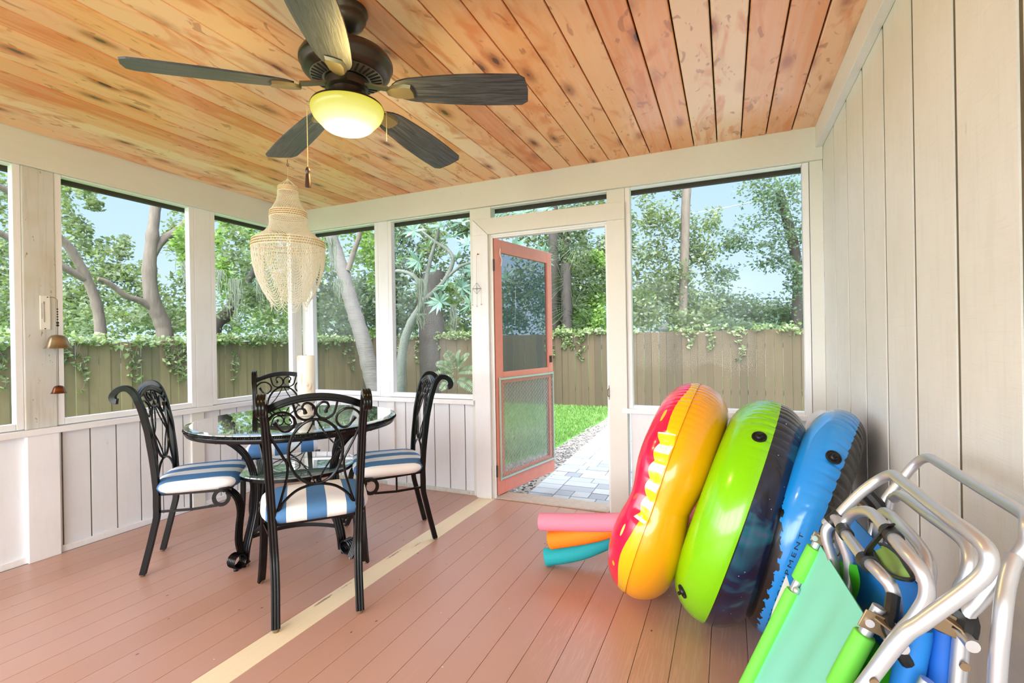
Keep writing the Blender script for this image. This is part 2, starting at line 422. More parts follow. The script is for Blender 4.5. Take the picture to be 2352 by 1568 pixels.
# ------------------------------------------------------------------ screen door (open outwards)
def door_mats():
    a = simple('coral_door_paint', srgb(238,146,124), .45, 0, .08, 14, .1)
    b = simple('brown_door_edge', srgb(150,84,58), .55, 0, .2, 20)
    return a, b
CORAL, DEDGE = door_mats()
WIRE = simple('silver_grille_wire', srgb(196,204,200), .4, .6, .1, 20)
hx, hy = 2.006, .012; ang = math.atan2(.826, .172)
dr = thing('screen_door', 'coral painted wooden screen door standing open onto the paver path', 'door', (hx, hy, .02), ang)
DW, DH, DT = .862, 2.0, .032
m = MB(); st = .095                               # local x along the door, y thickness
m.box(0, st, 0, DT, 0, DH); m.box(DW-st+.02, DW, 0, DT, 0, DH)
m.box(st, DW-st+.02, 0, DT, 0, .155); m.box(st, DW-st+.02, 0, DT, DH-.10, DH); m.box(st, DW-st+.02, 0, DT, .865, .955)
fr = m.build('door_frame', CORAL, dr, bevel=.003)
MB().box(-.003, -.0005, .001, DT-.001, 0, DH).build('door_edge', DEDGE, dr)['label'] = 'bare brown hinge edge'
p = MB(); p.add([(st-.005, DT*.5, .95), (DW-st+.025, DT*.5, .95), (DW-st+.025, DT*.5, DH-.095), (st-.005, DT*.5, DH-.095)], [(0,1,2,3)])
p.build('door_screen', DSCREEN, dr)
p = MB(); p.add([(st-.005, DT*.5, .15), (DW-st+.025, DT*.5, .15), (DW-st+.025, DT*.5, .87), (st-.005, DT*.5, .87)], [(0,1,2,3)])
p.build('lower_screen', mat_screen('grey_lower_screen', srgb(150,156,152), .62), dr)
g = MB(); yy = -.008
x0, x1, z0, z1 = .045, DW-.03, .13, .895
nc, nr = 34, 44; dx = (x1-x0)/nc; dz = (z1-z0)/nr
for i in range(nc+1):                              # expanded-metal grille: wavy verticals
    path = []
    for j in range(nr+1):
        o_ = (.30 if j % 2 else -.30)*dx*(1 if i % 2 else -1)
        path.append((min(max(x0+i*dx+o_, x0), x1), yy+.001*(-1)**j, z0+j*dz))
    g.tube(path, .0022, 4)
g.build('wire_grille', WIRE, dr)
g = MB(); g.box(x0-.008, x1+.008, yy-.006, yy+.006, z1, z1+.014); g.box(x0-.008, x1+.008, yy-.006, yy+.006, z0-.014, z0)
g.box(x0-.014, x0-.004, yy-.006, yy+.006, z0-.02, z1+.02); g.box(x1+.004, x1+.014, yy-.006, yy+.006, z0-.02, z1+.02)
g.build('grille_frame', simple('pale_green_strip', srgb(186,208,196), .4, .3), dr)
for zz in (1.79, .19):
    h = MB(); h.box(-.012, .0, -.004, .02, zz-.045, zz+.045); h.tube([(-.012,-.006,zz-.045), (-.012,-.006,zz+.045)], .006, 8)
    h.build('hinge', BRONZE, dr)
h = MB(); h.tube(spline([(.075,-.004,1.93),(.06,-.012,1.88),(.085,-.01,1.84),(.07,-.012,1.79)], 5), .004, 5)
h.build('hook_chain', WHITE, dr)
h = MB(); h.box(DW-.06, DW-.035, -.014, -.0005, 1.0, 1.06); h.build('latch', BRONZE, dr)
h = MB(); h.tube([(.26,-.0015,1.33),(.27,-.006,1.5),(.275,-.006,1.62)], .0012, 4); h.build('pull_string', WHITE, dr)
# latch plate on the door post
m = MB(); m.box(2.8935, 2.8965, -.031, -.0265, .80, .90); m.tube([(2.896,-.031,.82),(2.892,-.05,.83),(2.892,-.05,.87),(2.896,-.031,.88)], .003, 5)
tag(m.build('latch_catch', BRONZE), 'small dark metal latch catch on the right door post', 'latch')
# ------------------------------------------------------------------ dining chairs
def mat_stripe():
    s = N('striped_cushion'); x = s.xyz(s.co())[0]
    t = s.math('ABSOLUTE', x)
    w = s.math('FRACT', s.math('ADD', s.math('DIVIDE', t, .168), .25))
    blue = s.math('LESS_THAN', w, .5); edge = s.math('LESS_THAN', t, .212)
    f = s.math('MULTIPLY', blue, edge)
    wv = s.noise(s.mapping(s.co(), (400,400,400)), 1, 1)
    c = s.mix(f, srgb(240,240,240), srgb(74,124,176))
    return s.bsdf(c, .75, 0, s.bump(wv, .15, .001))
STRIPE = mat_stripe()
def fluted(w, d, lobes=3, seg=5):
    """closed profile: flat bundle of `lobes` rods side by side, width w, depth d"""
    r = w/lobes/2; pts = []
    for s_ in (1, -1):
        for l in range(lobes):
            cx = s_*(-w/2 + r + 2*r*l)
            for q in range(seg):
                a = pi - pi*(q+.5)/seg
                pts.append((cx + s_*r*cos(a), s_*(d/2 - r*.55 + r*.55*sin(a)*1.0)))
    return pts
def rope(path, r, turns):
    """twisted rod"""
    P = path; n = len(P)
    prof = [(r*1.15*cos(a), r*.62*sin(a)) for a in [2*pi*i/8 for i in range(8)]]
    m = MB(); m.sweep(P, prof, twist=2*pi*turns/n); return m

def back_y(z):                                      # lean of the back, forward positive
    pts = [(0,0),(.15,.036),(.307,.071),(.446,.074),(.55,.068),(.632,.060),(.772,.043),(.912,.014),(.96,-.004),(1.02,-.02)]
    for (a, b), (c, d) in zip(pts[:-1], pts[1:]):
        if z <= c: return lerp(b, d, (z-a)/(c-a))
    return pts[-1][1]
def back_x(z): return .172 + .033*max(0, (z-.2))/.78
def chair_parts(root):
    prof = fluted(.036, .030)
    for s_ in (-1, 1):
        path = [(s_*back_x(z), back_y(z), z) for z in (.012,.08,.16,.24,.31,.38,.446,.5,.56,.632,.70,.772,.84,.88)]
        path += [(s_*.205,.006,.93),(s_*.206,-.012,.975),(s_*.207,-.038,1.003),(s_*.207,-.068,1.004),(s_*.208,-.092,.988),(s_*.208,-.104,.965),(s_*.208,-.098,.944),(s_*.208,-.084,.940)]
        sc_ = [1]*(len(path)-5)+[.95,.9,.85,.8,.7]
        m = MB(); m.sweep(spline(path, 3), prof, up=(0,1,0))
        m.build('back_post', IRON, root, smooth=True, angle=50)
        # leg glides
    for s_ in (-1, 1):
        m = MB(); m.lathe([(.010,.0),(.012,.004),(.012,.014)], (s_*back_x(0), 0, 0), 10)
        m.build('foot_glide', BRASSD, root, smooth=True)
    Z = lambda y: .985-(y-165)*.00074
    X = lambda x: (x-418)*.00073
    def pt(u, z, dy=0): return (u, back_y(z)+dy, z)
    def arc(cu, cz, ru, rz, a0, a1, n=28): return [pt(cu+ru*cos(R(a0+(a1-a0)*i/n)), cz+rz*sin(R(a0+(a1-a0)*i/n))) for i in range(n+1)]
    # top rail
    m = MB()
    arch = [(u, .948+.050*(1-(u/.2)**2)) for u in np.linspace(-.2,.2,25)]
    m.sweep([pt(u, z) for u, z in arch], fluted(.022, .020, 2), up=(0,0,1))
    m.sweep([pt(u, z-.013) for u, z in arch], fluted(.010, .016, 1), up=(0,0,1))
    m.build('top_rail', IRON, root, smooth=True, angle=50)
    m = rope([pt(u, z-.021, -.002) for u, z in [(u, .948+.050*(1-(u/.2)**2)) for u in np.linspace(-.192,.192,150)]], .0045, 40)
    m.build('rope_trim', IRON, root, smooth=True)
    r = .0058
    m = MB(); m.tube(arc(0, Z(495), .113, .148, 0, 360, 48)[:-1], .0068, 8, closed=True)
    m.build('back_ring', IRON, root, smooth=True)
    for s_ in (-1, 1):                               # outer scroll running down to the post
        p = [(s_*.118,.905),(s_*.101,.893),(s_*.089,.868),(s_*.097,.842),(s_*.128,.829),(s_*.165,.840),(s_*.190,.868),(s_*.188,.899),(s_*.160,.922),(s_*.128,.918)]
        # spiral: starts at the teardrop, goes round, then sweeps down the side
        sp = [(s_*.157,.872),(s_*.136,.846),(s_*.108,.845),(s_*.087,.872),(s_*.092,.905),(s_*.122,.928),(s_*.160,.925),(s_*.189,.895),(s_*.190,.855),(s_*.170,.800),(s_*.135,.730),(s_*.118,.690),(s_*.122,.630),(s_*.140,.560),(s_*.160,.490),(s_*.172,.455)]
        m = MB(); m.tube(spline([pt(a, b) for a, b in sp], 5), r, 7)
        m.sweep([pt(s_*.150,.862), pt(s_*.158,.874), pt(s_*.166,.888)], [(.5*cos(2*pi*i/8), .5*sin(2*pi*i/8)) for i in range(8)], scale=[.008,.016,.020])
        m.build('outer_scroll', IRON, root, smooth=True)
        sp = [(s_*.052,.945),(s_*.050,.925),(s_*.036,.905),(s_*.012,.913),(s_*.004,.938),(s_*.020,.960),(s_*.046,.962),(s_*.072,.945),(s_*.080,.915),(s_*.060,.880)]
        sp = [(s_*.044,.930),(s_*.054,.945),(s_*.046,.962),(s_*.026,.964),(s_*.006,.945),(s_*.004,.915),(s_*.022,.893),(s_*.050,.890),(s_*.074,.908),(s_*.084,.935),(s_*.090,.962)]
        m = MB(); m.tube(spline([pt(a, b) for a, b in sp], 5), r*.95, 7)
        m.sweep([pt(s_*.046,.940), pt(s_*.044,.930), pt(s_*.042,.918)], [(.5*cos(2*pi*i/8), .5*sin(2*pi*i/8)) for i in range(8)], scale=[.008,.015,.019])
        m.build('inner_scroll', IRON, root, smooth=True)
    # four twisted rods inside the ring forming a concave star
    top, bot, lf, rg = (0,.886), (0,.596), (-.110,.742), (.110,.742)
    def concave(a, b, n=40):
        c = (a[0]*.42+b[0]*.42, .741+(a[1]-.741)*.30+(b[1]-.741)*.30)
        return [pt((1-t)**2*a[0]+2*t*(1-t)*c[0]+t*t*b[0], (1-t)**2*a[1]+2*t*(1-t)*c[1]+t*t*b[1]) for t in [i/n for i in range(n+1)]]
    for a, b in ((top, lf), (top, rg), (bot, lf), (bot, rg)):
        rope(concave((a[0]+(.006 if b[0]>0 else -.006), a[1]), b), .0045, 11).build('twisted_rod', IRON, root, smooth=True)
    m = MB(); m.tube(spline([pt(-.172,.452), pt(-.140,.52), pt(-.09,.567), pt(-.04,.587), pt(0,.592), pt(.04,.587), pt(.09,.567), pt(.140,.52), pt(.172,.452)], 5), .0065, 7)
    m.build('lower_arch', IRON, root, smooth=True)
    # seat frame, lower rails with strut and scroll
    for s_ in (-1, 1):
        fx = s_*.235
        m = MB()
        m.sweep([(s_*back_x(.44), .074, .428), (s_*.205, .24, .426), (fx, .40, .428), (fx, .435, .428)], [(-.005,-.006),(.005,-.006),(.005,.006),(-.005,.006)])
        m.sweep([(s_*back_x(.33), .074, .335), (s_*.204, .24, .335), (fx*.985, .365, .348)], [(-.005,-.006),(.005,-.006),(.005,.006),(-.005,.006)])
        m.sweep([(s_*.205, .235, .335), (s_*.205, .235, .436)], [(-.005,-.005),(.005,-.005),(.005,.005),(-.005,.005)])
        m.build('side_rail', IRON, root)
        m = MB()
        coil = [(fx, .385+.036*cos(R(a)), .390+.040*sin(R(a))) for a in range(60, 420, 20)]
        m.sweep(coil, [(-.010,-.003),(.010,-.003),(.010,.003),(-.010,.003)], up=(1,0,0))
        m.build('leg_scroll', IRON, root)
        path = [(fx,.375,.434),(fx,.41,.432),(fx,.445,.405),(fx*1.01,.468,.365),(fx*1.02,.478,.30),(fx*1.03,.470,.22),(fx*1.05,.468,.13),(fx*1.08,.490,.05),(fx*1.10,.508,.012)]
        m = MB(); m.sweep(spline(path, 4), fluted(.040, .016, 4, 4), side=(-.7*s_, .7, 0))
        m.build('front_leg', IRON, root, smooth=True, angle=50)
        m = MB(); m.lathe([(.010,0),(.011,.005),(.010,.016)], (fx*1.10, .508, 0), 10); m.build('foot_glide', BRASSD, root, smooth=True)
    m = MB()
    m.sweep([(-.235,.43,.428),(.235,.43,.428)], [(-.005,-.006),(.005,-.006),(.005,.006),(-.005,.006)])
    m.sweep([(-back_x(.44),.078,.428),(back_x(.44),.078,.428)], [(-.005,-.006),(.005,-.006),(.005,.006),(-.005,.006)])
    m.build('seat_frame', IRON, root)
    # cushion : rounded trapezoid, domed
    m = MB(); nu, nv = 40, 14; rows = []
    def outline(a):
        c, s2 = cos(a), sin(a); e = .42
        x = abs(c)**e*(1 if c > 0 else -1); y = abs(s2)**e*(1 if s2 > 0 else -1)
        wy = .5+.5*y; return x*lerp(.226, .248, wy), .262 + y*.212
    vs, fs = [], []
    n = 56
    prof = [(.0,-.012,.0),(.6,-.012,.0),(.95,-.012,0.),(1.0,.006,0),(1.015,.02,0),(1.0,.036,0),(.95,.049,0),(.85,.058,0),(.65,.064,0),(.4,.068,0),(.2,.069,0)]
    for (k, z, _) in prof:
        for i in range(n):
            x, y = outline(2*pi*i/n); vs.append((x*k, .262+(y-.262)*k, .447+z*.95))
    for j in range(len(prof)-1):
        for i in range(n):
            q = (i+1) % n; fs.append((j*n+i, j*n+q, (j+1)*n+q, (j+1)*n+i))
    vs.append((0,.262,.512)); c_ = len(vs)-1; j = len(prof)-1
    for i in range(n): fs.append((j*n+i, j*n+(i+1) % n, c_))
    m.add(vs, fs); m.build('seat_cushion', STRIPE, root, smooth=True, angle=70)

GRP = 'dining chairs around the glass table'
c1 = thing('dining_chair', 'black iron dining chair in the foreground with its scrolled back to us', 'chair', (1.999,-1.803,0), R(47.3), GRP)
chair_parts(c1)
for (x, y, a, lab) in ((.666,-1.713,-45.6,'black iron dining chair on the left, side on, beside the windowed wall'),
                       (1.861,-.72,134.7,'black iron dining chair on the right, side on, nearest the doorway'),
                       (.43,-.60,-133.5,'black iron dining chair in the far corner, behind the candle')):
    c = copy_tree(c1); c.location = (x, y, 0); c.rotation_euler.z = R(a); c['label'] = lab

# ------------------------------------------------------------------ table
tb = thing('dining_table', 'round glass topped dining table with black scrolled iron base and lower glass shelf', 'table', (1.222,-1.192,0))
TR = .587
m = MB(); m.lathe([(0,.762),(TR-.006,.762),(TR,.766),(TR-.001,.770),(TR-.028,.7745),(0,.7745)], n=96, cap=False)
m.build('glass_top', TGLASS, tb, smooth=True, angle=8)
m = MB(); m.lathe([(TR-.034,.725),(TR-.010,.725),(TR-.004,.735),(TR-.004,.748),(TR-.012,.7605),(TR-.034,.7605),(TR-.034,.725)], n=96, cap=False)
m.build('table_rim', IRON, tb, smooth=True, angle=40)
n_ = 720
rope([((TR-.001)*cos(2*pi*i/n_), (TR-.001)*sin(2*pi*i/n_), .755) for i in range(n_+1)], .0058, 190).build('rope_trim', IRON, tb, smooth=True)
legp = [(.545,.722),(.49,.716),(.43,.694),(.375,.648),(.33,.585),(.302,.51),(.290,.42),(.298,.30),(.322,.20),(.348,.11),(.360,.03)]
strands = fluted(.058, .014, 4, 4)
angs = (-93, -3, 87, 177)
for a in angs:
    A = R(a); d = Vector((cos(A), sin(A), 0)); t = Vector((-sin(A), cos(A), 0))
    m = MB()
    for w in (-.024,-.008,.008,.024):
        fan = [(w*(1+1.2*max(0, (z-.6)/.12))) for r_, z in legp]
        m.tube(spline([d*r_+t*fw_+Vector((0,0,z)) for (r_, z), fw_ in zip(legp, fan)], 4), .0072, 7)
    m.build('table_leg', IRON, tb, smooth=True)
    m = MB()
    for w in (-.026,-.013,0,.013,.026):
        m.tube([d*(.405+.036*cos(R(q)))+t*w+Vector((0,0,.052+.036*sin(R(q)))) for q in range(0, 360, 24)], .0052, 6, closed=True)
    m.tube([d*.369+t*-.026+Vector((0,0,.045)), d*.369+t*.026+Vector((0,0,.045))], .006, 6)
    m.lathe([(.012,0),(.014,.008),(.009,.018)], tuple(d*.41), 10); m.lathe([(.010,0),(.011,.006),(.009,.03)], tuple(d*.362), 10)
    m.build('foot_coil', IRON, tb, smooth=True)
for i in range(4):
    A, B = R(angs[i]), R(angs[i]+90)
    a = Vector((cos(A), sin(A), 0))*.335; b = Vector((cos(B), sin(B), 0))*.335
    mid = (a+b)*.28
    m = MB(); m.sweep([a*(1-t)**2+mid*2*t*(1-t)+b*t*t+Vector((0,0,.150+.02*sin(pi*t))) for t in [k/16 for k in range(17)]], [(-.004,-.010),(.004,-.010),(.004,.010),(-.004,.010)], up=(0,0,1))
    m.build('stretcher', IRON, tb)
m = MB(); m.lathe([(0,.478),(.334,.478),(.338,.482),(.336,.486),(.318,.4885),(0,.4885)], n=64, cap=False)
m.build('shelf_glass', TGLASS, tb, smooth=True, angle=8)
m = MB(); m.lathe([(.285,.458),(.328,.458),(.328,.4765),(.318,.4765),(.318,.466),(.285,.466),(.285,.458)], n=64, cap=False)
m.build('shelf_ring', IRON, tb, smooth=True, angle=40)
# under-top lattice
m = MB()
for q in range(6):
    A = R(15+60*q); m.tube([(.05*cos(A), .05*sin(A), .752), (TR-.03)*Vector((cos(A), sin(A), 0))+Vector((0,0,.752))], .004, 6)
for rr in (.05, .19): m.tube([(rr*cos(R(k*12)), rr*sin(R(k*12)), .752) for k in range(30)], .004, 6, closed=True)
m.build('top_support', IRON, tb, smooth=True)
# candle
s = N('aged_candle_wax'); co = s.co(); xz = s.xyz(co)
nz = s.noise(s.mapping(co, (30,30,14)), 1, 4, .6)
blot = s.math('ADD', s.math('ABSOLUTE', s.math('ADD', xz[0], .0)), s.math('MULTIPLY', nz, .05))
f = s.ramp(s.noise(s.mapping(co, (22,22,7)), 1, 3, .6, .6), [(.56, 0), (.68, .9)])
c = s.mix(f, srgb(252,250,240), srgb(196,164,116)); c = s.mix(s.ramp(nz, [(.66, 0), (.72, .8)]), c, srgb(120,96,62))
WAX = s.bsdf(c, .4, 0, None, Subsurface_Weight=.2, Subsurface_Radius=(.02,.015,.01))
cl = (1.225,-1.12)
ch = thing('candle_holder', 'pale stone pedestal candle holder standing on the round glass table', 'candle holder', (cl[0], cl[1], .7755))
m = MB(); m.lathe([(.001,0),(.058,0),(.060,.008),(.050,.016),(.034,.026),(.028,.045),(.034,.062),(.050,.078),(.056,.092),(.056,.104),(.001,.104)], n=40, cap=False)
m.build('pedestal', simple('pale_stone', srgb(214,206,196), .35, 0, .12, 30), ch, smooth=True, angle=40)
ca = thing('pillar_candle', 'tall thick cream pillar candle with brown drips on the stone holder', 'candle', (cl[0], cl[1], .8805))
m = MB(); m.lathe([(.001,0),(.050,0),(.0525,.004),(.0525,.262),(.050,.270),(.042,.268),(.030,.258),(.001,.256)], n=40, cap=False)
m.build('wax', WAX, ca, smooth=True, angle=30)
MB().tube([(0,0,.256),(.001,.001,.268),(.003,0,.275)], .0012, 5).build('wick', DARK, ca)

# ------------------------------------------------------------------ ceiling fan
FX, FY = 2.372, -1.988
fan = thing('ceiling_fan', 'dark bronze five blade ceiling fan with a lit yellow glass bowl', 'ceiling fan', (FX, FY, ZC-.001))
m = MB(); m.lathe([(.001,0),(.078,0),(.080,-.010),(.074,-.022),(.070,-.030),(.072,-.036),(.060,-.058),(.042,-.074),(.030,-.082),(.018,-.086)], n=48, cap=False)
m.build('canopy', BRONZE, fan, smooth=True, angle=50)
m = MB(); m.lathe([(.016,-.07),(.016,-.155)], n=20); m.lathe([(.03,-.135),(.034,-.14),(.034,-.155)], n=24); m.build('downrod', BRONZE, fan, smooth=True)
m = MB(); m.lathe([(.02,-.145),(.06,-.150),(.120,-.160),(.158,-.178),(.168,-.196),(.168,-.206),(.160,-.212),(.158,-.232),(.148,-.242),(.128,-.252),(.082,-.262),(.03,-.262)], n=64, cap=False)
m.build('motor_housing', BRONZE, fan, smooth=True, angle=50)
for k in range(36):
    a = R(k*10); d = Vector((cos(a), sin(a), 0)); t = Vector((-sin(a), cos(a), 0))
    if k == 0: vent = MB()
    vent.obox(d*.107+Vector((0,0,-.2592)), d*.019+Vector((0,0,.0042)), t*.0038, Vector((0,0,.0012)))
vent.build('vent_slots', DARK, fan)
m = MB(); m.lathe([(.130,-.2535),(.084,-.2635),(.080,-.2625)], n=64, cap=False); m.build('vent_ring', simple('brushed_vent_metal', srgb(150,140,122), .35, .6), fan, smooth=True)
m = MB(); m.lathe([(.070,-.262),(.076,-.266),(.076,-.296),(.07,-.300),(.062,-.302),(.062,-.326),(.068,-.332),(.100,-.345),(.128,-.356),(.132,-.364),(.120,-.364)], n=48, cap=False)
m.build('light_fitter', BRONZE, fan, smooth=True, angle=50)
s = N('lit_glass_bowl'); z = s.xyz(s.co())[2]
g = s.math('DIVIDE', s.math('SUBTRACT', -.352, z), .11, clamp=True)
col = s.ramp(g, [(0, (.92,.78,.05,1)), (.4, (.95,.86,.18,1)), (.75, (1,.95,.45,1)), (1, (1,1,.85,1))])
stg = s.ramp(g, [(0, .42), (.45, .52), (.75, .75), (1, 1.5)])
em = s.n('Emission'); s.set(em.inputs[0], col); s.set(em.inputs[1], stg)
gl = s.n('BsdfGlossy', i_Roughness=.25); ms = s.n('MixShader', i_Fac=.05); s.set(ms.inputs[1], em.outputs[0]); s.set(ms.inputs[2], gl.outputs[0])
s.t.links.new(ms.outputs[0], s.out.inputs[0]); BOWL = s.m
m = MB(); m.lathe([(r_*.94, -.352+(z_+.352)*.93) for r_, z_ in [(.126,-.352),(.136,-.358),(.140,-.370),(.138,-.386),(.130,-.404),(.116,-.420),(.104,-.432),(.096,-.442),(.082,-.452),(.055,-.460),(.02,-.463),(.0001,-.4635)]], n=56, cap=False)
m.build('glass_bowl', BOWL, fan, smooth=True, angle=80)
def mat_blade():
    s = N('dark_oak_blade'); co = s.co()
    w = s.noise(s.mapping(co, (3.5, 60, 30)), 1, 5, .65, 1.6)
    c = s.mix(s.ramp(w, [(.40, 0), (.60, 1)]), srgb(34,36,42), srgb(70,74,84))
    return s.bsdf(c, .38, 0, s.bump(w, .35, .002), Specular_IOR_Level=.7)
BLADE = mat_blade()
IRONB = simple('worn_bronze_bracket', srgb(128,116,88), .34, .6, .12, 20)
for k in range(5):
    a = 15+72*k
    e = bpy.data.objects.new('blade', None)
    # blade outline along local x, pitched about x
    L0, L1 = .185, .675; n = 22; top = []
    for i in range(n+1):
        t = i/n; x_ = lerp(L0, L1, t)
        hw = .050+.026*sin(pi*min(1, t*1.15)*.62)**1.0
        if t < .12: hw *= (.55+.45*math.sqrt(t/.12))
        if t > .93: hw *= math.sqrt(max(0, 1-((t-.93)/.07)**2))*.25+.75
        top.append((x_, hw))
    tip = L1+.006
    pl = [(x_, hw) for x_, hw in top]+[(tip, 0)]+[(x_, -hw) for x_, hw in reversed(top)]
    Rm = Matrix.Rotation(R(a), 3, 'Z') @ Matrix.Rotation(R(-13), 3, 'X')
    off = Vector((0,0,-.298))
    vs = []
    for th in (-.003, .003):
        for (x_, y_) in pl:
            v = Matrix.Rotation(R(13*0), 3, 'X') @ Vector((x_, y_, th)); v = Matrix.Rotation(R(-13), 3, 'X') @ v
            v = Matrix.Rotation(R(5.2), 3, 'Y') @ v
            vs.append(v)
    npl = len(pl); fs = [tuple(range(npl-1, -1, -1)), tuple(range(npl, 2*npl))]+[(i, (i+1) % npl, npl+(i+1) % npl, npl+i) for i in range(npl)]
    m = MB(); m.add(vs, fs); b = m.build('fan_blade', BLADE, fan, loc=off); b.rotation_euler.z = R(a)
    # iron
    m = MB()
    path = [(.066,0,-.286),(.10,0,-.292),(.135,0,-.302),(.165,0,-.309)]
    m.sweep(path, [(-.014,-.004),(.014,-.004),(.014,.004),(-.014,.004)], up=(0,0,1))
    Q = lambda x_, y_, z_: Vector((0,0,-.298)) + Matrix.Rotation(R(5.2), 3, 'Y') @ (Matrix.Rotation(R(-13), 3, 'X') @ Vector((x_, y_, z_)))
    ol = [(.160,.012),(.185,.030),(.235,.036),(.258,.030),(.262,0),(.258,-.030),(.235,-.036),(.185,-.030),(.160,-.012)]
    vs = [Q(x_, y_, -.0035) for x_, y_ in ol]+[Q(x_*.98+.003, y_*.82, -.014) for x_, y_ in ol]
    q = len(ol); m.add(vs, [tuple(range(q)), tuple(range(2*q-1, q-1, -1))]+[(i, (i+1) % q, q+(i+1) % q, q+i) for i in range(q)])
    o = m.build('blade_iron', IRONB, fan, smooth=True, angle=30); o.rotation_euler.z = R(a)
# pull chains
tov = Vector((cam.location.x-FX, cam.location.y-FY, 0)).normalized(); side = Vector((-tov.y, tov.x, 0))
CHAIN = simple('brass_bead_chain', srgb(190,176,140), .3, .8)
for s_, z1, nm in ((-1, -.60, 1), (1, -.47, 0)):
    px_ = side*.141*s_ + tov*.0
    m = MB(); zz = -.362
    m.tube([Vector((side.x*.128*s_, side.y*.128*s_, -.360)), px_+Vector((0,0,-.360))], .003, 6)
    m.tube([px_+Vector((0,0,-.36)), px_+Vector((0,0,z1))], .0008, 5)
    zc = -.366
    while zc > z1: m.sphere(px_+Vector((0,0,zc)), .0019, 6, 4); zc -= .0052
    ch_ = m.build('pull_chain', CHAIN, fan)
    if nm:
        f_ = MB(); f_.lathe([(.001,z1+.004),(.006,z1),(.009,z1-.008),(.009,z1-.013),(.006,z1-.018),(.008,z1-.028),(.0105,z1-.062),(.0105,z1-.070),(.001,z1-.072)], tuple(px_), 16, cap=False)
        f_.build('pull_knob', simple('dark_walnut_knob', srgb(56,28,20), .3), ch_, smooth=True, angle=50)

# ------------------------------------------------------------------ shell/macrame chandelier
CORD = simple('cream_cord', srgb(246,238,218), .7, 0, .05)
s = N('cream_translucent_cord'); c_ = srgb(255,250,240)
d_ = s.n('BsdfDiffuse', i_Color=c_); t_ = s.n('BsdfTranslucent', i_Color=c_); ms = s.n('MixShader', i_Fac=.35)
s.set(ms.inputs[1], d_.outputs[0]); s.set(ms.inputs[2], t_.outputs[0]); s.t.links.new(ms.outputs[0], s.out.inputs[0]); CORDT = s.m
BEADM = simple('tan_wood_bead', srgb(206,164,104), .5, 0, .2, 60)
HX, HY = .969, -1.008
ch = thing('macrame_chandelier', 'cream corded tiered chandelier with beaded bands hanging from a hook over the table', 'hanging lamp', (HX, HY, ZC-.001))
m = MB(); m.tube(spline([(0,0,0),(0,0,-.022),(-.003,0,-.035),(.002,0,-.046),(.010,0,-.040),(.011,0,-.028)], 5), .0018, 6); m.build('ceiling_hook', simple('dark_hook', srgb(70,44,34), .5, .5), ch, smooth=True)
m = MB(); m.tube([(0,0,-.044),(0,0,-.150)], .0010, 5)
for q in range(6):
    a = R(60*q+10); m.tube([(0,0,-.135),(.030*cos(a),.030*sin(a),-.155),(.060*cos(a),.060*sin(a),-.185)], .0022, 5)
m.sphere((0,0,-.138), .010, 8, 6); m.build('hanging_cord', CORD, ch, smooth=True)
bands = [(.0625,.064,-.188,-.216,30),(.114,.118,-.352,-.392,46),(.224,.229,-.548,-.598,84)]
for ra, rb, za, zb, nb in bands:
    m = MB()
    for j in range(4):
        t = j/3; r_ = lerp(ra, rb, t); z = lerp(za, zb, t)
        m.tube([(r_*cos(2*pi*i/72), r_*sin(2*pi*i/72), z) for i in range(72)], .0032, 6, closed=True)
    b_ = m.build('band_ring', CORD, ch, smooth=True)
    m = MB()
    for j in range(3):
        t = (j+.5)/3; r_ = lerp(ra, rb, t); z = lerp(za, zb, t)
        for i in range(nb):
            a = 2*pi*(i+.5*(j % 2))/nb
            m.lathe([(.0002,-.0062),(.0036,-.003),(.0036,.003),(.0002,.0062)], (r_*cos(a), r_*sin(a), z), 6, M=Matrix.Rotation(a, 3, 'Z') @ Matrix.Rotation(R(90), 3, 'X'), cap=False)
    m.build('beads', BEADM, b_, smooth=True)
def tier(prof, n, tw, r=.0017):
    m = MB()
    for sgn in (-1, 1):
        for i in range(n):
            a0 = 2*pi*i/n; path = []
            for j in range(13):
                t = j/12; z = lerp(prof[0][1], prof[-1][1], t)
                for (r0, z0), (r1, z1) in zip(prof[:-1], prof[1:]):
                    if z1 <= z <= z0+1e-9: rr = lerp(r0, r1, (z-z0)/(z1-z0))
                a = a0+sgn*tw*t; path.append((rr*cos(a), rr*sin(a), z))
            m.tube(path, r, 4, cap=False)
    return m
tier([(.064,-.214),(.066,-.25),(.075,-.285),(.093,-.32),(.112,-.352)], 42, .9).build('upper_strands', CORDT, ch, smooth=True)
tier([(.117,-.39),(.116,-.43),(.122,-.46),(.150,-.495),(.19,-.525),(.224,-.548)], 62, 1.0).build('middle_strands', CORDT, ch, smooth=True)
def rz(z):   # outer radius of the hanging bowl
    pts = [(-.598,.228),(-.66,.226),(-.72,.218),(-.79,.202),(-.86,.176),(-.92,.146),(-.96,.122)]
    for (a, b), (c, d) in zip(pts[:-1], pts[1:]):
        if z >= c: return lerp(b, d, (z-a)/(c-a))
    return .115
m = MB(); NS = 7
for k in range(NS):
    ca_ = 2*pi*k/NS+.35
    for q in range(20):
        hw = .06+.047*q; dep = .05+.36*((q+1)/20)**.9
        if q == 19: dep += .01
        path = []
        for i in range(23):
            t = -1+2*i/22; ag = ca_+hw*t
            prof_ = (math.cosh(2.1*t)-math.cosh(2.1))/(1-math.cosh(2.1))
            z = -.598-dep*prof_; r_ = rz(z)-.002*(q % 3)
            path.append((r_*cos(ag), r_*sin(ag), z))
        m.tube(path, .0017, 4, cap=False)
m.build('draped_strands', CORDT, ch, smooth=True)
m = MB()                                             # inner straight curtain
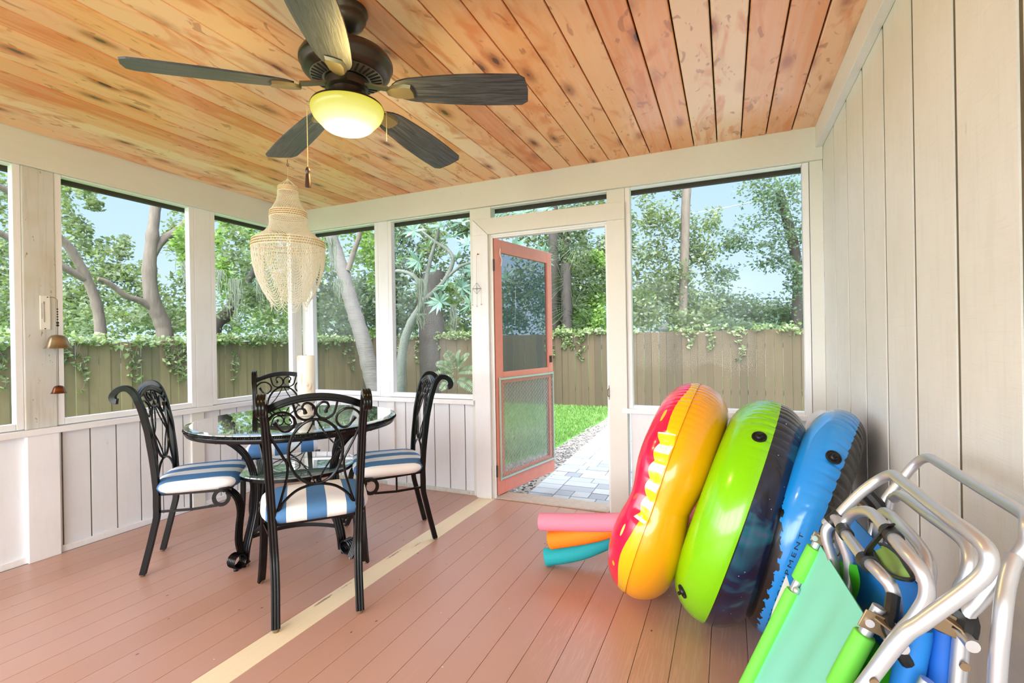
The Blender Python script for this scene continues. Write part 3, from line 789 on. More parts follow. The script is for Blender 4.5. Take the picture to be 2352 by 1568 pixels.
for i in range(60):
    a = 2*pi*i/60; path = []
    for j in range(10):
        z = lerp(-.56, -.95, j/9); r_ = min(rz(z), .228)*.80; path.append((r_*cos(a+.15*j/9), r_*sin(a+.15*j/9), z))
    m.tube(path, .0012, 4, cap=False)
m.tube([(.098*cos(2*pi*i/48), .098*sin(2*pi*i/48), -.95) for i in range(48)], .0018, 5, closed=True)
m.build('inner_strands', CORDT, ch, smooth=True)
m = MB()
for q in range(7):
    a = -1.02+.05*q; d_ = Vector((cos(a), sin(a), 0)); t_ = Vector((-sin(a), cos(a), 0)); w = .015+.006*q
    m.tube([d_*(.150-.002*q)+t_*(w*cos(pi*i/14))+Vector((0,0,-.86-.018*q-w*1.4*sin(pi*i/14))) for i in range(15)], .0015, 4)
m.build('loose_loops', CORDT, ch, smooth=True)
# ------------------------------------------------------------------ inflatables
class Ring:
    def __init__(s, x, y, th, az, Rm, ro, rn):
        th, az = R(th), R(az)
        s.n = Vector((-cos(th)*cos(az), -cos(th)*sin(az), sin(th)))
        s.a = s.n.cross(Vector((0,0,1))).normalized(); s.b = s.n.cross(s.a)
        s.Rm, s.ro, s.rn = Rm, ro, rn; s.C = Vector((x, y, Rm*cos(th)+ro+.001)); s.base = Vector((x, y, 0))
        s.mod = None
    def pt(s, T, F, off=0.0):
        """T major angle (deg), F minor angle (deg)"""
        t, f = R(T), R(F); e = s.a*cos(t)+s.b*sin(t)
        ro, rn, Rm = s.ro, s.rn, s.Rm
        if s.mod: ro, rn, Rm, d = s.mod(T % 360, F, ro, rn, Rm)
        else: d = 0
        nn = (e*cos(f)/ro + s.n*sin(f)/rn).normalized()
        return s.C + e*Rm + e*cos(f)*ro + s.n*sin(f)*rn + nn*(d+off) - s.base
    def nrm(s, T, F):
        t, f = R(T), R(F); e = s.a*cos(t)+s.b*sin(t); return (e*cos(f)/s.ro + s.n*sin(f)/s.rn).normalized(), e.cross(s.n)
    def body(s, nt=600, nf=56):
        m = MB(); vs = []; uv = []
        for i in range(nt+1):
            for j in range(nf+1):
                T, F = 360*i/nt, -180+360*j/nf
                vs.append(s.pt(T, F)); uv.append((i/nt, j/nf))
        fs = [(i*(nf+1)+j, (i+1)*(nf+1)+j, (i+1)*(nf+1)+j+1, i*(nf+1)+j+1) for i in range(nt) for j in range(nf)]
        m.add(vs, fs); m.uv = uv; return m
def smooth(a, b, x): t = max(0, min(1, (x-a)/(b-a))); return t*t*(3-2*t)
def bump_(x, c, w): return math.exp(-((x-c)/w)**2)
def vinyl(name):
    s = N(name); uv = s.xyz(s.co('UV'))
    T = s.math('MULTIPLY', uv[0], 360.); F = s.math('SUBTRACT', s.math('MULTIPLY', uv[1], 360.), 180.)
    return s, T, F
def vfin(s, c, rough=.22):
    return s.bsdf(c, rough, 0, None, Specular_IOR_Level=.6, Coat_Weight=.35, Coat_Roughness=.08, Subsurface_Weight=.0)
def ell(s, T, F, t0, f0, a, b, rot):
    x = s.math('SUBTRACT', T, t0); y = s.math('SUBTRACT', F, f0); c_, n_ = cos(R(rot)), sin(R(rot))
    u = s.math('DIVIDE', s.math('ADD', s.math('MULTIPLY', x, c_), s.math('MULTIPLY', y, n_)), a)
    v = s.math('DIVIDE', s.math('SUBTRACT', s.math('MULTIPLY', y, c_), s.math('MULTIPLY', x, n_)), b)
    return s.math('LESS_THAN', s.math('ADD', s.math('MULTIPLY', u, u), s.math('MULTIPLY', v, v)), 1.0)
def sinT(s, T, fr, ph=0): return s.math('SINE', s.math('ADD', s.math('MULTIPLY', T, fr*pi/180), ph))
def rng(s, T, a, b): return s.math('MULTIPLY', s.math('GREATER_THAN', T, a), s.math('LESS_THAN', T, b))

# --- doughnut float with a bite taken out
s, T, F = vinyl('doughnut_vinyl')
wav = s.math('ADD', s.math('MULTIPLY', sinT(s, T, 5, .6), 3.5), s.math('MULTIPLY', sinT(s, T, 9, 2), 2.))
inb = rng(s, T, 177, 221)
scal = s.math('MULTIPLY', s.math('ABSOLUTE', sinT(s, T, 20)), 6.)
Fb = s.math('ADD', s.math('ADD', 25., wav), s.math('MULTIPLY', inb, s.math('ADD', 9., scal)))
seam = s.math('ADD', 7., s.math('MULTIPLY', s.math('MULTIPLY', inb, s.math('ABSOLUTE', sinT(s, T, 20.))), 3.))
c = s.mix(s.math('GREATER_THAN', F, seam), srgb(252,170,8), srgb(244,192,16))
stripe = s.math('GREATER_THAN', s.math('FRACT', s.math('ADD', s.math('DIVIDE', T, 9.2), s.math('MULTIPLY', s.math('ABSOLUTE', sinT(s, T, 20)), .05))), .42)
bc = s.mix(stripe, srgb(246,238,214), srgb(236,206,30))
c = s.mix(s.math('MULTIPLY', inb, s.math('GREATER_THAN', F, seam)), c, bc)
ic = s.math('MULTIPLY', s.math('GREATER_THAN', F, Fb), s.math('LESS_THAN', F, 158.))
c = s.mix(ic, c, srgb(244,14,70))
for (t0, f0, a, b, rot, col) in ((232,44,3.2,4.4,60,srgb(244,196,20)),(186,52,1.6,5,20,srgb(250,90,70)),(168,44,3.4,2.6,0,srgb(210,214,120)),(146,40,1.6,3.4,0,srgb(244,200,30)),(252,70,3,4,30,srgb(250,240,240)),(200,90,3,5,40,srgb(60,180,200)),(215,120,3,5,70,srgb(244,200,30)),(170,100,3,5,-40,srgb(250,240,240)),(240,110,3,5,10,srgb(60,180,200)),(285,60,3,5,50,srgb(244,196,20)),(60,60,3,5,50,srgb(244,196,20)),(100,80,3,5,-20,srgb(60,180,200))):
    c = s.mix(ell(s, T, F, t0, f0, a, b, rot), c, col)
DON = vfin(s, c)
dn = Ring(3.389, -.964, 18.5, -1.6, .372, .150, .148)
def dmod(T, F, ro, rn, Rm):
    g = bump_(T, 186, 17)
    ro *= 1-.17*g; rn *= 1-.17*g; Rm -= .022*g
    near = bump_(F, 10, 26)
    bite = smooth(174, 182, T)*(1-smooth(214, 224, T))
    d = -.022*bite*bump_(F, 26, 18) + .0035*bite*bump_(F, 24, 16)*abs(sin(R(T*20)))
    pk = bump_(T, 262, 22)+.35*bump_(T, 235, 14)+bump_(T, 60, 40)
    d += -.0045*pk*max(0, sin(R(T*95)))**2*bump_(F, 8, 30)
    d -= .004*bump_(F, 7, 2.2)
    d -= .003*bump_(T, 186, 1.5)*bump_(F, -80, 60)
    return ro, rn, Rm, d
dn.mod = dmod
t1 = thing('doughnut_float', 'yellow and pink inflatable doughnut pool float with a bitten edge, leaning frontmost', 'pool float', dn.base)
dn.body().build('float_body', DON, t1, smooth=True, angle=80)
SEAMO = simple('amber_seam', srgb(214,140,10), .35)
m = MB(); m.sweep([dn.pt(T_, 7, .0012) for T_ in np.arange(0, 360, 1.5)], [(-.0035,-.0006),(.0035,-.0006),(.0035,.0006),(-.0035,.0006)], closed=True, up=dn.n)
m.build('welded_seam', SEAMO, t1)

def valve(rg, T, F, root, name='air_valve', r=.026):
    nn, tt = rg.nrm(T, F); P = rg.pt(T, F, -.0005)
    z = nn; x = tt.normalized(); y = z.cross(x); Mx = Matrix((x, y, z)).transposed()
    m = MB(); m.lathe([(r,0),(r,.0035),(r*.86,.0045),(r*.80,.002),(r*.52,.002),(r*.5,.006),(r*.36,.010),(r*.2,.0105),(.0002,.0105)], tuple(P), 28, M=Mx, cap=False)
    m.lathe([(r*.2,.009),(r*.26,.016),(r*.22,.021),(.0002,.022)], tuple(P+y*.002), 12, M=Mx, cap=False)
    for k in range(16):
        a = 2*pi*k/16; q0 = P+Mx @ Vector((r*.58*cos(a), r*.58*sin(a), .003)); q1 = P+Mx @ Vector((r*.78*cos(a), r*.78*sin(a), .0035)); m.tube([q0, q1], .0008, 4)
    return m.build(name, RUBBER, root, smooth=True, angle=40)
def pucker(zones, fseam, amp=.005, n=72, wF=26):
    def f(T, F, ro, rn, Rm):
        d = 0
        for (c_, w) in zones: d -= amp*bump_(T, c_, w)*(max(0, sin(R(T*n)+.4*sin(R(T*7)))))**2*bump_(F, fseam, wF)
        d -= .003*bump_(F, fseam, 2.0)
        return ro, rn, Rm, d
    return f
def tube_mat(name, col, light, seamF, blk, glow):
    s, T, F = vinyl(name); co = s.co()
    cc = s.mix(s.ramp(s.noise(co, 5, 2), [(.4, 0), (.7, .35)]), col, light)
    if glow:      # printed night sky pattern on the dark half
        n1 = s.noise(s.mapping(co, (1.5,3,2.2), (.3,.9,.4)), 2.2, 3, .6, .6)
        k = s.ramp(n1, [(.40, srgb(8,8,12)), (.52, srgb(14,26,62)), (.62, srgb(30,92,110)), (.72, srgb(92,80,120)), (.85, srgb(16,18,40))])
        st = s.n('TexVoronoi', feature='F1', i_Scale=34.0); s.set(st.inputs['Vector'], co)
        k = s.mix(s.ramp(st.outputs['Distance'], [(.045, .9), (.06, 0)]), k, srgb(230,235,245))
    else: k = srgb(16,16,20)
    c = s.mix(s.math('GREATER_THAN', F, seamF), k, cc)
    c = s.mix(s.math('LESS_THAN', s.math('ABSOLUTE', s.math('SUBTRACT', F, seamF)), .8), c, srgb(20,24,20))
    if blk:
        jag = s.math('MULTIPLY', s.math('ABSOLUTE', s.math('SUBTRACT', s.math('FRACT', s.math('DIVIDE', T, 7.5)), .45)), 22.)
        jag2 = s.math('MULTIPLY', s.math('GREATER_THAN', s.math('FRACT', s.math('DIVIDE', T, 5.3)), .62), 4.)
        lim = s.math('ADD', s.math('ADD', s.math('ADD', 4., s.math('MULTIPLY', s.math('MAXIMUM', 0., s.math('SUBTRACT', T, 180.)), 1.5)), s.math('MULTIPLY', jag, .5)), jag2)
        zone = s.math('MULTIPLY', s.math('GREATER_THAN', F, lim), rng(s, T, 118, 250))
        c = s.mix(zone, c, srgb(12,14,18))
    return vfin(s, c)
gr = Ring(3.694, -1.077, 18.4, -4.8, .335, .155, .153); gr.mod = pucker([(262,26),(240,12),(95,22)], -5)
t2 = thing('river_tube', 'lime green and black inflatable river tube leaning between the doughnut and the blue tube', 'pool float', gr.base)
gr.body().build('tube_body', tube_mat('green_tube_vinyl', srgb(128,206,4), srgb(136,212,12), -5, 0, 1), t2, smooth=True, angle=80)
valve(gr, 232, 12, t2); valve(gr, 141, 40, t2)
bl = Ring(3.938, -1.09, 17.5, -14, .352, .126, .100); bl.mod = pucker([(255,34),(220,16),(95,22)], -35, .0055, 64, 30)
t3 = thing('river_tube', 'sky blue and black inflatable river tube with printed lettering, rearmost against the boarded wall', 'pool float', bl.base)
bl.body().build('tube_body', tube_mat('blue_tube_vinyl', srgb(20,140,226), srgb(40,160,236), -35, 1, 0), t3, smooth=True, angle=80)
valve(bl, 229, -12, t3)
# lettering that follows the tube
def text_mesh(txt, shear=0):
    cu = bpy.data.curves.new('lettering', 'FONT'); cu.body = txt; cu.size = 1; cu.shear = shear; cu.resolution_u = 3; cu.space_character = 1.35
    o = bpy.data.objects.new('lettering', cu); COL.objects.link(o); dg = bpy.context.evaluated_depsgraph_get(); dg.update()
    me = bpy.data.meshes.new_from_object(o.evaluated_get(dg))
    v = [tuple(x.co) for x in me.vertices]; f = [tuple(p.vertices) for p in me.polygons]
    bpy.data.objects.remove(o); bpy.data.curves.remove(cu); bpy.data.meshes.remove(me); return v, f
INK = simple('black_print', srgb(10,12,20), .4)
for word, T0, T1 in (('OUTDOOR', 132, 156.5), ('EQUIPMENT', 161, 194)):
    v, f_ = text_mesh(word)
    xs = [q[0] for q in v]; x0_, x1_ = min(xs), max(xs)
    vv = [bl.pt(T0+(q[0]-x0_)/(x1_-x0_)*(T1-T0), -12+q[1]*10.0, .0012) for q in v]
    MB().add(vv, f_).build('lettering', INK, t3)
# small white ring float standing behind the blue tube
wr = Ring(4.082, -.43, 4, 0, .340, .075, .056)
t4 = thing('white_float', 'white inflatable ring showing its top behind the blue tube in the corner', 'pool float', wr.base)
wr.body(96, 24).build('float_body', simple('white_vinyl', srgb(240,242,250), .3), t4, smooth=True, angle=80)

# ------------------------------------------------------------------ foam noodles through the rings
def foam(nm, col):
    s = N(nm); co = s.co(); n_ = s.noise(co, 320, 2)
    return s.bsdf(s.mix(s.ramp(n_, [(.4, 0), (.65, .22)]), col, tuple(min(1, q*1.4+.05) for q in col[:3])+(1,)), .75, 0, s.bump(n_, .3, .002))
def noodle(label, col, pts, r=.046):
    P = [Vector(p) for p in pts]; base = Vector((P[0].x, P[0].y, 0))
    sp = spline([p-base for p in P], 10); n = len(sp)
    d0 = (sp[1]-sp[0]).normalized(); d1 = (sp[-1]-sp[-2]).normalized()
    path = [sp[0]-d0*.006, sp[0]-d0*.004, sp[0]]+sp[1:-1]+[sp[-1], sp[-1]+d1*.004, sp[-1]+d1*.006]
    sc_ = [.82, .94, 1.0]+[1]*(n-2)+[1.0, .94, .82]
    t = thing('pool_noodle', label, 'pool noodle', base, 0, 'pool noodles pushed through the floats')
    MB().tube(path, r, 24, scale=sc_).build('foam_noodle', foam('foam_'+col[0], col[1]), t, smooth=True, angle=60)
noodle('pink foam pool noodle, topmost of the three at their left ends', ('pink', srgb(232,134,158)), [(2.715,-.93,.236),(2.95,-.925,.262),(3.20,-.93,.300),(3.38,-.94,.340),(3.53,-.95,.378)])
noodle('orange foam pool noodle, between the pink and teal ones at their left ends', ('orange', srgb(255,136,8)), [(2.765,-.93,.142),(3.0,-.90,.205),(3.24,-.85,.300),(3.46,-.81,.385),(3.62,-.79,.44)])
noodle('teal foam pool noodle, its end resting on the floor, lowest of the three', ('teal', srgb(18,168,178)), [(2.738,-.93,.0475),(2.95,-.86,.098),(3.20,-.74,.225),(3.42,-.68,.38),(3.55,-.66,.47)])

# ------------------------------------------------------------------ folded beach chairs
MINT = simple('mint_mesh_fabric', srgb(132,224,198), .6, 0, .05, 5, .1)
LIME = simple('lime_sleeve_fabric', srgb(112,214,70), .6, 0, .08, 9)
GREEND = simple('green_fabric', srgb(52,168,20), .6, 0, .1, 9)
BLUEF = simple('bright_blue_fabric', srgb(24,130,222), .6, 0, .08, 9)
NAVY = simple('navy_fabric', srgb(12,36,140), .6, 0, .1, 9)
GREY = simple('grey_tag_fabric', srgb(200,192,186), .7)
def lean(z, off=0): return 3.545+off+.42*z
class CB:
    def __init__(s, root): s.r = root; s.b = Vector(root.location)
    def sh(s, P): return [Vector(p)-s.b for p in P]
    def tube(s, name, pts, r=.0140, mat=ALU, n=5, seg=14):
        m = MB(); m.tube(spline(s.sh(pts), n), r, seg); return m.build(name, mat, s.r, smooth=True, angle=60)
    def rivet(s, p, d, parent, r=.006):
        m = MB(); p = Vector(p)-s.b; d = Vector(d).normalized(); m.tube([p, p+d*.004], r, 12); return m.build('rivet', BRASSD, parent, smooth=True)
def panel(name, cb, corners, mat, nu=16, nv=24, sag=.012, th=.0025, hem=0):
    """fabric between four corners (far-top, near-top, near-bottom, far-bottom) with folds"""
    A, B, C_, D = [Vector(c)-cb.b for c in corners]; nrm = (B-A).cross(D-A).normalized(); m = MB()
    for sgn in (0, 1):
        vs = []
        for i in range(nu+1):
            for j in range(nv+1):
                u, v = i/nu, j/nv; p = (A*(1-u)+B*u)*(1-v)+(D*(1-u)+C_*u)*v
                d = sag*sin(pi*u)*sin(pi*v)*(1+.5*sin(9*v+4*u)) + .004*sin(14*u+7*v)*sin(pi*u)*min(1,v*5)
                vs.append(p+nrm*(d+sgn*th))
        m.add(vs, [(i*(nv+1)+j, (i+1)*(nv+1)+j, (i+1)*(nv+1)+j+1, i*(nv+1)+j+1) for i in range(nu) for j in range(nv)])
    return m.build(name, mat, cb.r, smooth=True, angle=80)
# green chair -----------------------------------------------------
g = thing('beach_chair', 'folded aluminium beach chair with mint green fabric and lime sleeves, nearer the camera', 'beach chair', (3.60,-2.3,0)); cb = CB(g)
yf, yn = -2.15, -2.58
o = cb.tube('carry_frame', [(3.60,yf,0.030),(3.762,yf,0.400),(3.848,yf,0.620),(3.866,yf,0.700),(3.850,yf,0.778),(3.866,yf,0.812),(3.915,yf,0.878),(3.950,yf-.008,0.915),(3.962,yf-.045,0.934),(3.962,-2.25,0.936),(3.962,-2.48,0.940),(3.965,yn+.045,0.940),(3.969,yn+.006,0.932),(3.966,yn,0.908),(3.945,yn,0.878),(3.897,yn,0.824),(3.872,yn,0.795),(3.816,yn,0.695),(3.60,yn,0.300),(3.46,yn,0.030)], .0104)
cb.rivet((3.838,yn-.0135,.735), (0,-1,0), o)
cb.tube('middle_frame', [(3.68,-2.19,0.120),(3.80,-2.19,0.420),(3.868,-2.19,0.610),(3.886,-2.19,0.730),tuple(at_y(1932,1225,-2.19)),tuple(at_y(1958,1182,-2.20)),(3.902,-2.29,0.881),(3.904,-2.40,0.883),(3.906,-2.48,0.882),(3.916,-2.512,0.868),(3.920,-2.520,0.838),(3.905,-2.52,0.800),(3.86,-2.52,0.720),(3.68,-2.52,0.350)], .0104)
cb.tube('inner_frame', [(3.852,-2.14,0.800),(3.868,-2.16,0.820),(3.872,-2.22,0.814),(3.874,-2.36,0.822),(3.884,-2.425,0.822),(3.897,-2.445,0.805),(3.900,-2.445,0.760),(3.888,-2.44,0.722)], .0104)
for (p, q) in (((3.858,yf,0.806),(3.878,yf,0.828)), ((3.8725,-2.205,0.814),(3.8725,-2.24,0.815)), ((3.874,-2.375,0.822),(3.876,-2.40,0.824)), ((3.904,-2.395,0.883),(3.905,-2.43,0.883))):
    MB().tube([Vector(p)-cb.b, Vector(q)-cb.b], .0140, 14).build('foam_grip', RUBBER, g, smooth=True)
m = MB(); m.sweep(cb.sh(spline([(3.905,-2.412,0.901),(3.898,-2.405,0.888),(3.885,-2.395,0.862),(3.878,-2.385,0.840),(3.882,-2.38,0.818)], 4)), [(-.009,-.0015),(.009,-.0015),(.009,.0015),(-.009,.0015)], up=(0,0,1)); m.build('webbing_strap', RUBBER, g)
# fabric back and sleeves
ft, nt_ = (3.852,-2.065,0.722), (3.862,-2.455,0.750)
fb, nb_ = (lean(.10,.0)+.01,-2.065,.10), (lean(.10,.0)+.02,-2.455,.10)
panel('fabric_back', cb, [ft, nt_, nb_, fb], MINT)
def sleeve(p, q, mat, r=.0175, name='fabric_sleeve', flat=.8):
    m = MB(); a, b = Vector(p)-cb.b, Vector(q)-cb.b; m.tube([a, lerp(a,b,.02), lerp(a,b,.5), lerp(a,b,.98), b], r, 16, scale=[.9,1,1.02,1,.9]); return m.build(name, mat, cb.r, smooth=True, angle=60)
def on_line(a, b, z): t = (a[2]-z)/(a[2]-b[2]); return tuple(lerp(a[i], b[i], t) for i in range(3))
fa, fb2 = (3.846,-2.055,0.722), (3.590,-2.055,0.100); na, nb2 = (3.863,-2.470,0.760), (3.585,-2.470,0.100)
cb.tube('back_tube', [on_line(fa, fb2, .745), on_line(fa, fb2, .4), on_line(fa, fb2, .05)], .0100)
cb.tube('back_tube', [on_line(na, nb2, .785), on_line(na, nb2, .4), on_line(na, nb2, .05)], .0100)
sleeve(on_line(fa, fb2, .712), on_line(fa, fb2, .628), LIME); sleeve(on_line(fa, fb2, .600), on_line(fa, fb2, .08), LIME)
sleeve(on_line(na, nb2, .738), on_line(na, nb2, .640), LIME, .0160); sleeve(on_line(na, nb2, .605), on_line(na, nb2, .08), LIME, .0160)
# seat folded behind
panel('fabric_seat', cb, [(3.885,-2.10,0.620),(3.895,-2.50,0.700),(3.66,-2.50,0.120),(3.66,-2.10,0.120)], GREEND)
sleeve((3.905,-2.535,0.690), (3.68,-2.535,0.100), LIME, .0155); cb.tube('seat_tube', [(3.915,-2.535,0.720),(3.80,-2.535,0.420),(3.66,-2.535,0.060)], .0098)
# pouch and cup holder
m = MB(); Pq = [Vector(p)-cb.b for p in (at_x(1908,1282,3.885), at_x(1976,1300,3.895), at_x(1975,1392,3.895), at_x(1912,1360,3.885))]
nu = 12
for sgn in (-1, 1):
    vs = []
    for i in range(nu+1):
        for j in range(nu+1):
            u, v_ = i/nu, j/nu; p = lerp(lerp(Pq[0], Pq[1], u), lerp(Pq[3], Pq[2], u), v_)
            vs.append(p+Vector((-1,-.1,.2))*(.004+sgn*.5*.026*sin(pi*u)*(.2+.8*sin(pi*v_)) + .004*sin(9*u+5*v_)))
    m.add(vs, [(i*(nu+1)+j, (i+1)*(nu+1)+j, (i+1)*(nu+1)+j+1, i*(nu+1)+j+1) for i in range(nu) for j in range(nu)])
m.build('side_pouch', GREEND, g, smooth=True)
ring_ = [at_x(u, v, X_)-cb.b for (u, v, X_) in ((1997,1252,3.93),(2030,1250,3.935),(2062,1272,3.93),(2080,1298,3.92),(2097,1328,3.915),(2068,1328,3.91),(2035,1312,3.91),(2012,1284,3.915))]
rs_ = spline(ring_+[ring_[0]], 4)[:-1]; cc = sum(rs_, Vector())/len(rs_); nn_ = Vector((.35,.1,1)).normalized()
m = MB(); q = len(rs_)
vs = list(rs_)+[lerp(cc, p, .62)-nn_*.012 for p in rs_]+[cc-nn_*.016]
m.add(vs, [(i, (i+1) % q, q+(i+1) % q, q+i) for i in range(q)]+[(q+i, q+(i+1) % q, 2*q) for i in range(q)])
m.build('cup_holder', simple('lime_lining', srgb(150,196,96), .5), g, smooth=True)
m = MB(); m.tube(rs_, .0035, 8, closed=True); m.build('holder_rim', RUBBER, g, smooth=True)
def hinge(cb, p, yd=-1, s_=1.0):
    p = Vector(p)-cb.b; m = MB()
    m.obox(p+Vector((0,yd*.016,0)), (.026*s_,0,-.010*s_), (0,.0016,0), (.006*s_,0,.014*s_)); h = m.build('hinge_plate', BRASSD, cb.r, bevel=.002)
    m = MB(); m.tube([p+Vector((-.016,yd*.014,.004)), p+Vector((-.016,yd*.022,.004))], .0065, 12); m.tube([p+Vector((.018,yd*.010,-.010)), p+Vector((.018,yd*.052,-.010))], .0085, 14); m.build('hinge_bolt', ALU, h, smooth=True, angle=50)
    m = MB(); m.sweep([p+Vector((-.008,yd*.018,.016)), p+Vector((.014,yd*.026,.002)), p+Vector((.030,yd*.030,-.024))], [(-.009,-.0012),(.009,-.0012),(.009,.0012),(-.009,.0012)]); m.build('lock_tab', BRASSD, h)
hinge(cb, (3.872,-2.470,0.762)); hinge(cb, (3.855,-2.055,0.738), -1, .8)
m = MB(); m.tube(cb.sh(spline([(3.896,-2.452,0.800),(3.888,-2.470,0.775),(3.880,-2.488,0.765),(3.890,-2.50,0.740),(3.902,-2.50,0.720)], 4)), .010, 8, scale=None); m.build('elastic_band', RUBBER, g, smooth=True)
m = MB(); m.sphere(tuple(Vector((3.800,-2.072,0.609))-cb.b), .009, 12, 8); m.build('rivet', ALU, g, smooth=True)
m = MB(); m.add(cb.sh([at_y(1806,1320,-2.045), at_y(1814,1345,-2.045), at_y(1768,1450,-2.045), at_y(1758,1462,-2.045), at_y(1776,1395,-2.045)]), [(0,1,2,3,4)]); m.build('care_label', GREY, g)

# blue chair ------------------------------------------------------
g = thing('beach_chair', 'folded aluminium beach chair with bright blue fabric, behind the mint green one against the wall', 'beach chair', (3.80,-2.2,0)); cb = CB(g)
o = cb.tube('carry_frame', [(3.80,-1.93,0.030),(3.90,-1.93,0.400),(3.985,-1.93,0.720),(4.008,-1.93,0.800),(4.045,-1.93,0.862),(4.074,-1.94,0.910),(4.084,-1.98,0.930),(4.082,-2.05,0.934),(4.072,-2.25,0.940),(4.062,-2.42,0.947),(4.052,-2.47,0.952),(4.042,-2.498,0.948),(4.036,-2.505,0.920),(4.018,-2.503,0.888),(3.984,-2.503,0.832),(3.968,-2.503,0.800),(3.958,-2.503,0.700),(3.93,-2.503,0.350),(3.90,-2.503,0.030)], .0106)
cb.rivet((3.962,-2.517,0.742), (0,-1,0), o)
cb.tube('middle_frame', [(3.94,-2.06,0.400),(3.985,-2.06,0.800),(3.995,-2.075,0.855),(4.0,-2.115,0.870),(4.0,-2.25,0.878),(4.0,-2.40,0.887),(3.996,-2.445,0.875),(3.988,-2.455,0.845),(3.975,-2.455,0.780),(3.95,-2.455,0.400)], .0104)
cb.tube('rear_leg', [(4.024,-2.505,0.905),(4.008,-2.523,0.872),(3.993,-2.545,0.822),(3.985,-2.545,0.700),(3.970,-2.545,0.350),(3.955,-2.545,0.030)], .0104)
cb.tube('inner_frame', [(3.945,-2.13,0.740),(3.952,-2.14,0.830),(3.957,-2.20,0.852),(3.955,-2.36,0.856),(3.952,-2.42,0.842),(3.945,-2.43,0.800),(3.935,-2.43,0.700)], .0100)
panel('fabric_back', cb, [(3.920,-2.03,0.790),(3.945,-2.47,0.805),(3.80,-2.47,0.100),(3.76,-2.03,0.100)], BLUEF, sag=.008)
panel('fabric_seat', cb, [(3.955,-2.10,0.760),(3.965,-2.44,0.780),(3.86,-2.44,0.120),(3.85,-2.10,0.120)], NAVY, sag=.006)
cb_b = cb
def sleeve2(p, q, mat, r): m = MB(); a, b = Vector(p)-cb_b.b, Vector(q)-cb_b.b; m.tube([a, lerp(a,b,.02), lerp(a,b,.5), b], r, 16, scale=[.9,1,1.02,1]); m.build('fabric_sleeve', mat, cb_b.r, smooth=True, angle=60)
sleeve2((3.918,-2.487,0.775), (3.80,-2.487,0.080), BLUEF, .020); sleeve2((3.952,-2.480,0.772), (3.90,-2.480,0.080), simple('deep_blue_fabric', srgb(16,100,200), .6), .018)
hinge(cb, (3.945,-2.492,0.795)); hinge(cb, (3.935,-2.05,0.820), -1, .8)
m = MB(); m.tube(cb.sh(spline([(3.955,-2.49,0.812),(3.97,-2.50,0.802),(3.965,-2.51,0.785)], 4)), .016, 10); m.build('elastic_band', RUBBER, g, smooth=True); m = MB(); m.tube(cb.sh(spline([(3.95,-2.05,0.850),(3.97,-2.06,0.820),(3.96,-2.07,0.790)], 4)), .016, 10); m.build('elastic_band', RUBBER, g, smooth=True)

# ------------------------------------------------------------------ thermometer, bells, ornament
t = thing('thermometer', 'small white wall thermometer on the weathered post above the bells', 'thermometer', (.0012,-1.897,1.33))
m = MB(); m.box(0, .007, -.024, .024, 0, .2); b_ = m.build('backplate', simple('white_enamel', srgb(236,236,230), .4), t, bevel=.003)
m = MB(); m.tube([(.009,-.006,.045), (.009,-.006,.165)], .0016, 6); m.tube([(.009,-.006,.150), (.009,-.006,.165)], .0025, 6); m.build('glass_tube', simple('grey_tube', srgb(110,110,112), .2), t, smooth=True)
m = MB()
for k in range(20): m.box(.0071, .0078, -.018, -.011 if k % 2 else -.0135, .065+.0046*k, .0665+.0046*k)
m.build('scale_marks', DARK, t)
m = MB(); m.tube([(.0,.010,.19),(.014,.010,.192)], .003, 6); m.lathe([(.0002,0),(.004,.002),(.004,.006),(.0002,.008)], (.008,-.002,.003), 8, cap=False); m.build('mounting_screw', BRONZE, t)
t = thing('wind_bells', 'two small bronze bells hung one above the other on a cord on the weathered post', 'bell chime', (.072,-1.868,1.22))
BELL = simple('mottled_bronze', srgb(150,132,106), .3, .8, .4, 30)
def bell(r, h, z, mat):
    m = MB(); m.lathe([(.0002,z+h),(r*.22,z+h*.995),(r*.45,z+h*.93),(r*.62,z+h*.76),(r*.72,z+h*.5),(r*.80,z+h*.25),(r*.92,z+h*.08),(r,z),(r*.97,z),(r*.76,z+h*.25),(r*.66,z+h*.5),(r*.5,z+h*.8),(.0002,z+h*.93)], n=36, cap=False)
    return m.build('bell', mat, t, smooth=True, angle=60)
bell(.066, .080, 0, BELL); b2 = bell(.038, .046, -.262, simple('brown_bronze', srgb(120,74,48), .25, .9, .3, 26)); b2['label'] = 'smaller brown lower bell'
m = MB(); m.tube([(-.055,-.012,.302),(-.02,-.006,.298),(0,0,.285),(0,0,.08),(0,0,-.23)], .0014, 5); m.build('cord', simple('dark_cord', srgb(70,60,50), .8), t)
m = MB()
for z in (.135,.15): m.sphere((0,0,z), .007, 10, 6)
for z in (.17,.185,.2,.215,.23): m.sphere((0,0,z), .0045, 8, 5)
m.build('bead', DARK, t, smooth=True)
t = thing('prism_ornament', 'tiny wire diamond ornament with crystal drops hanging on the left door casing', 'ornament', (1.888,-.062,1.628))
m = MB(); m.tube([(0,0,.045),(0,.004,.26),(0,.034,.268)], .0009, 5); m.build('string', simple('copper_wire', srgb(150,96,60), .4, .6), t)
MB().sphere((0,.026,.270), .006, 8, 6).build('pin', simple('red_pin', srgb(176,50,36), .4), t, smooth=True)
tp, bt = Vector((0,0,.045)), Vector((0,0,-.040)); rg_ = [Vector((.036*cos(R(a)), .022*sin(R(a)), 0)) for a in (20,110,200,290)]
m = MB()
for i, q in enumerate(rg_): m.tube([tp, q, bt], .0012, 5); m.tube([q, rg_[(i+1) % 4]], .0012, 5)
for q in (rg_[0], bt, rg_[2]): m.tube([q, q+Vector((0,0,-.115 if q is not bt else -.085))], .0006, 4)
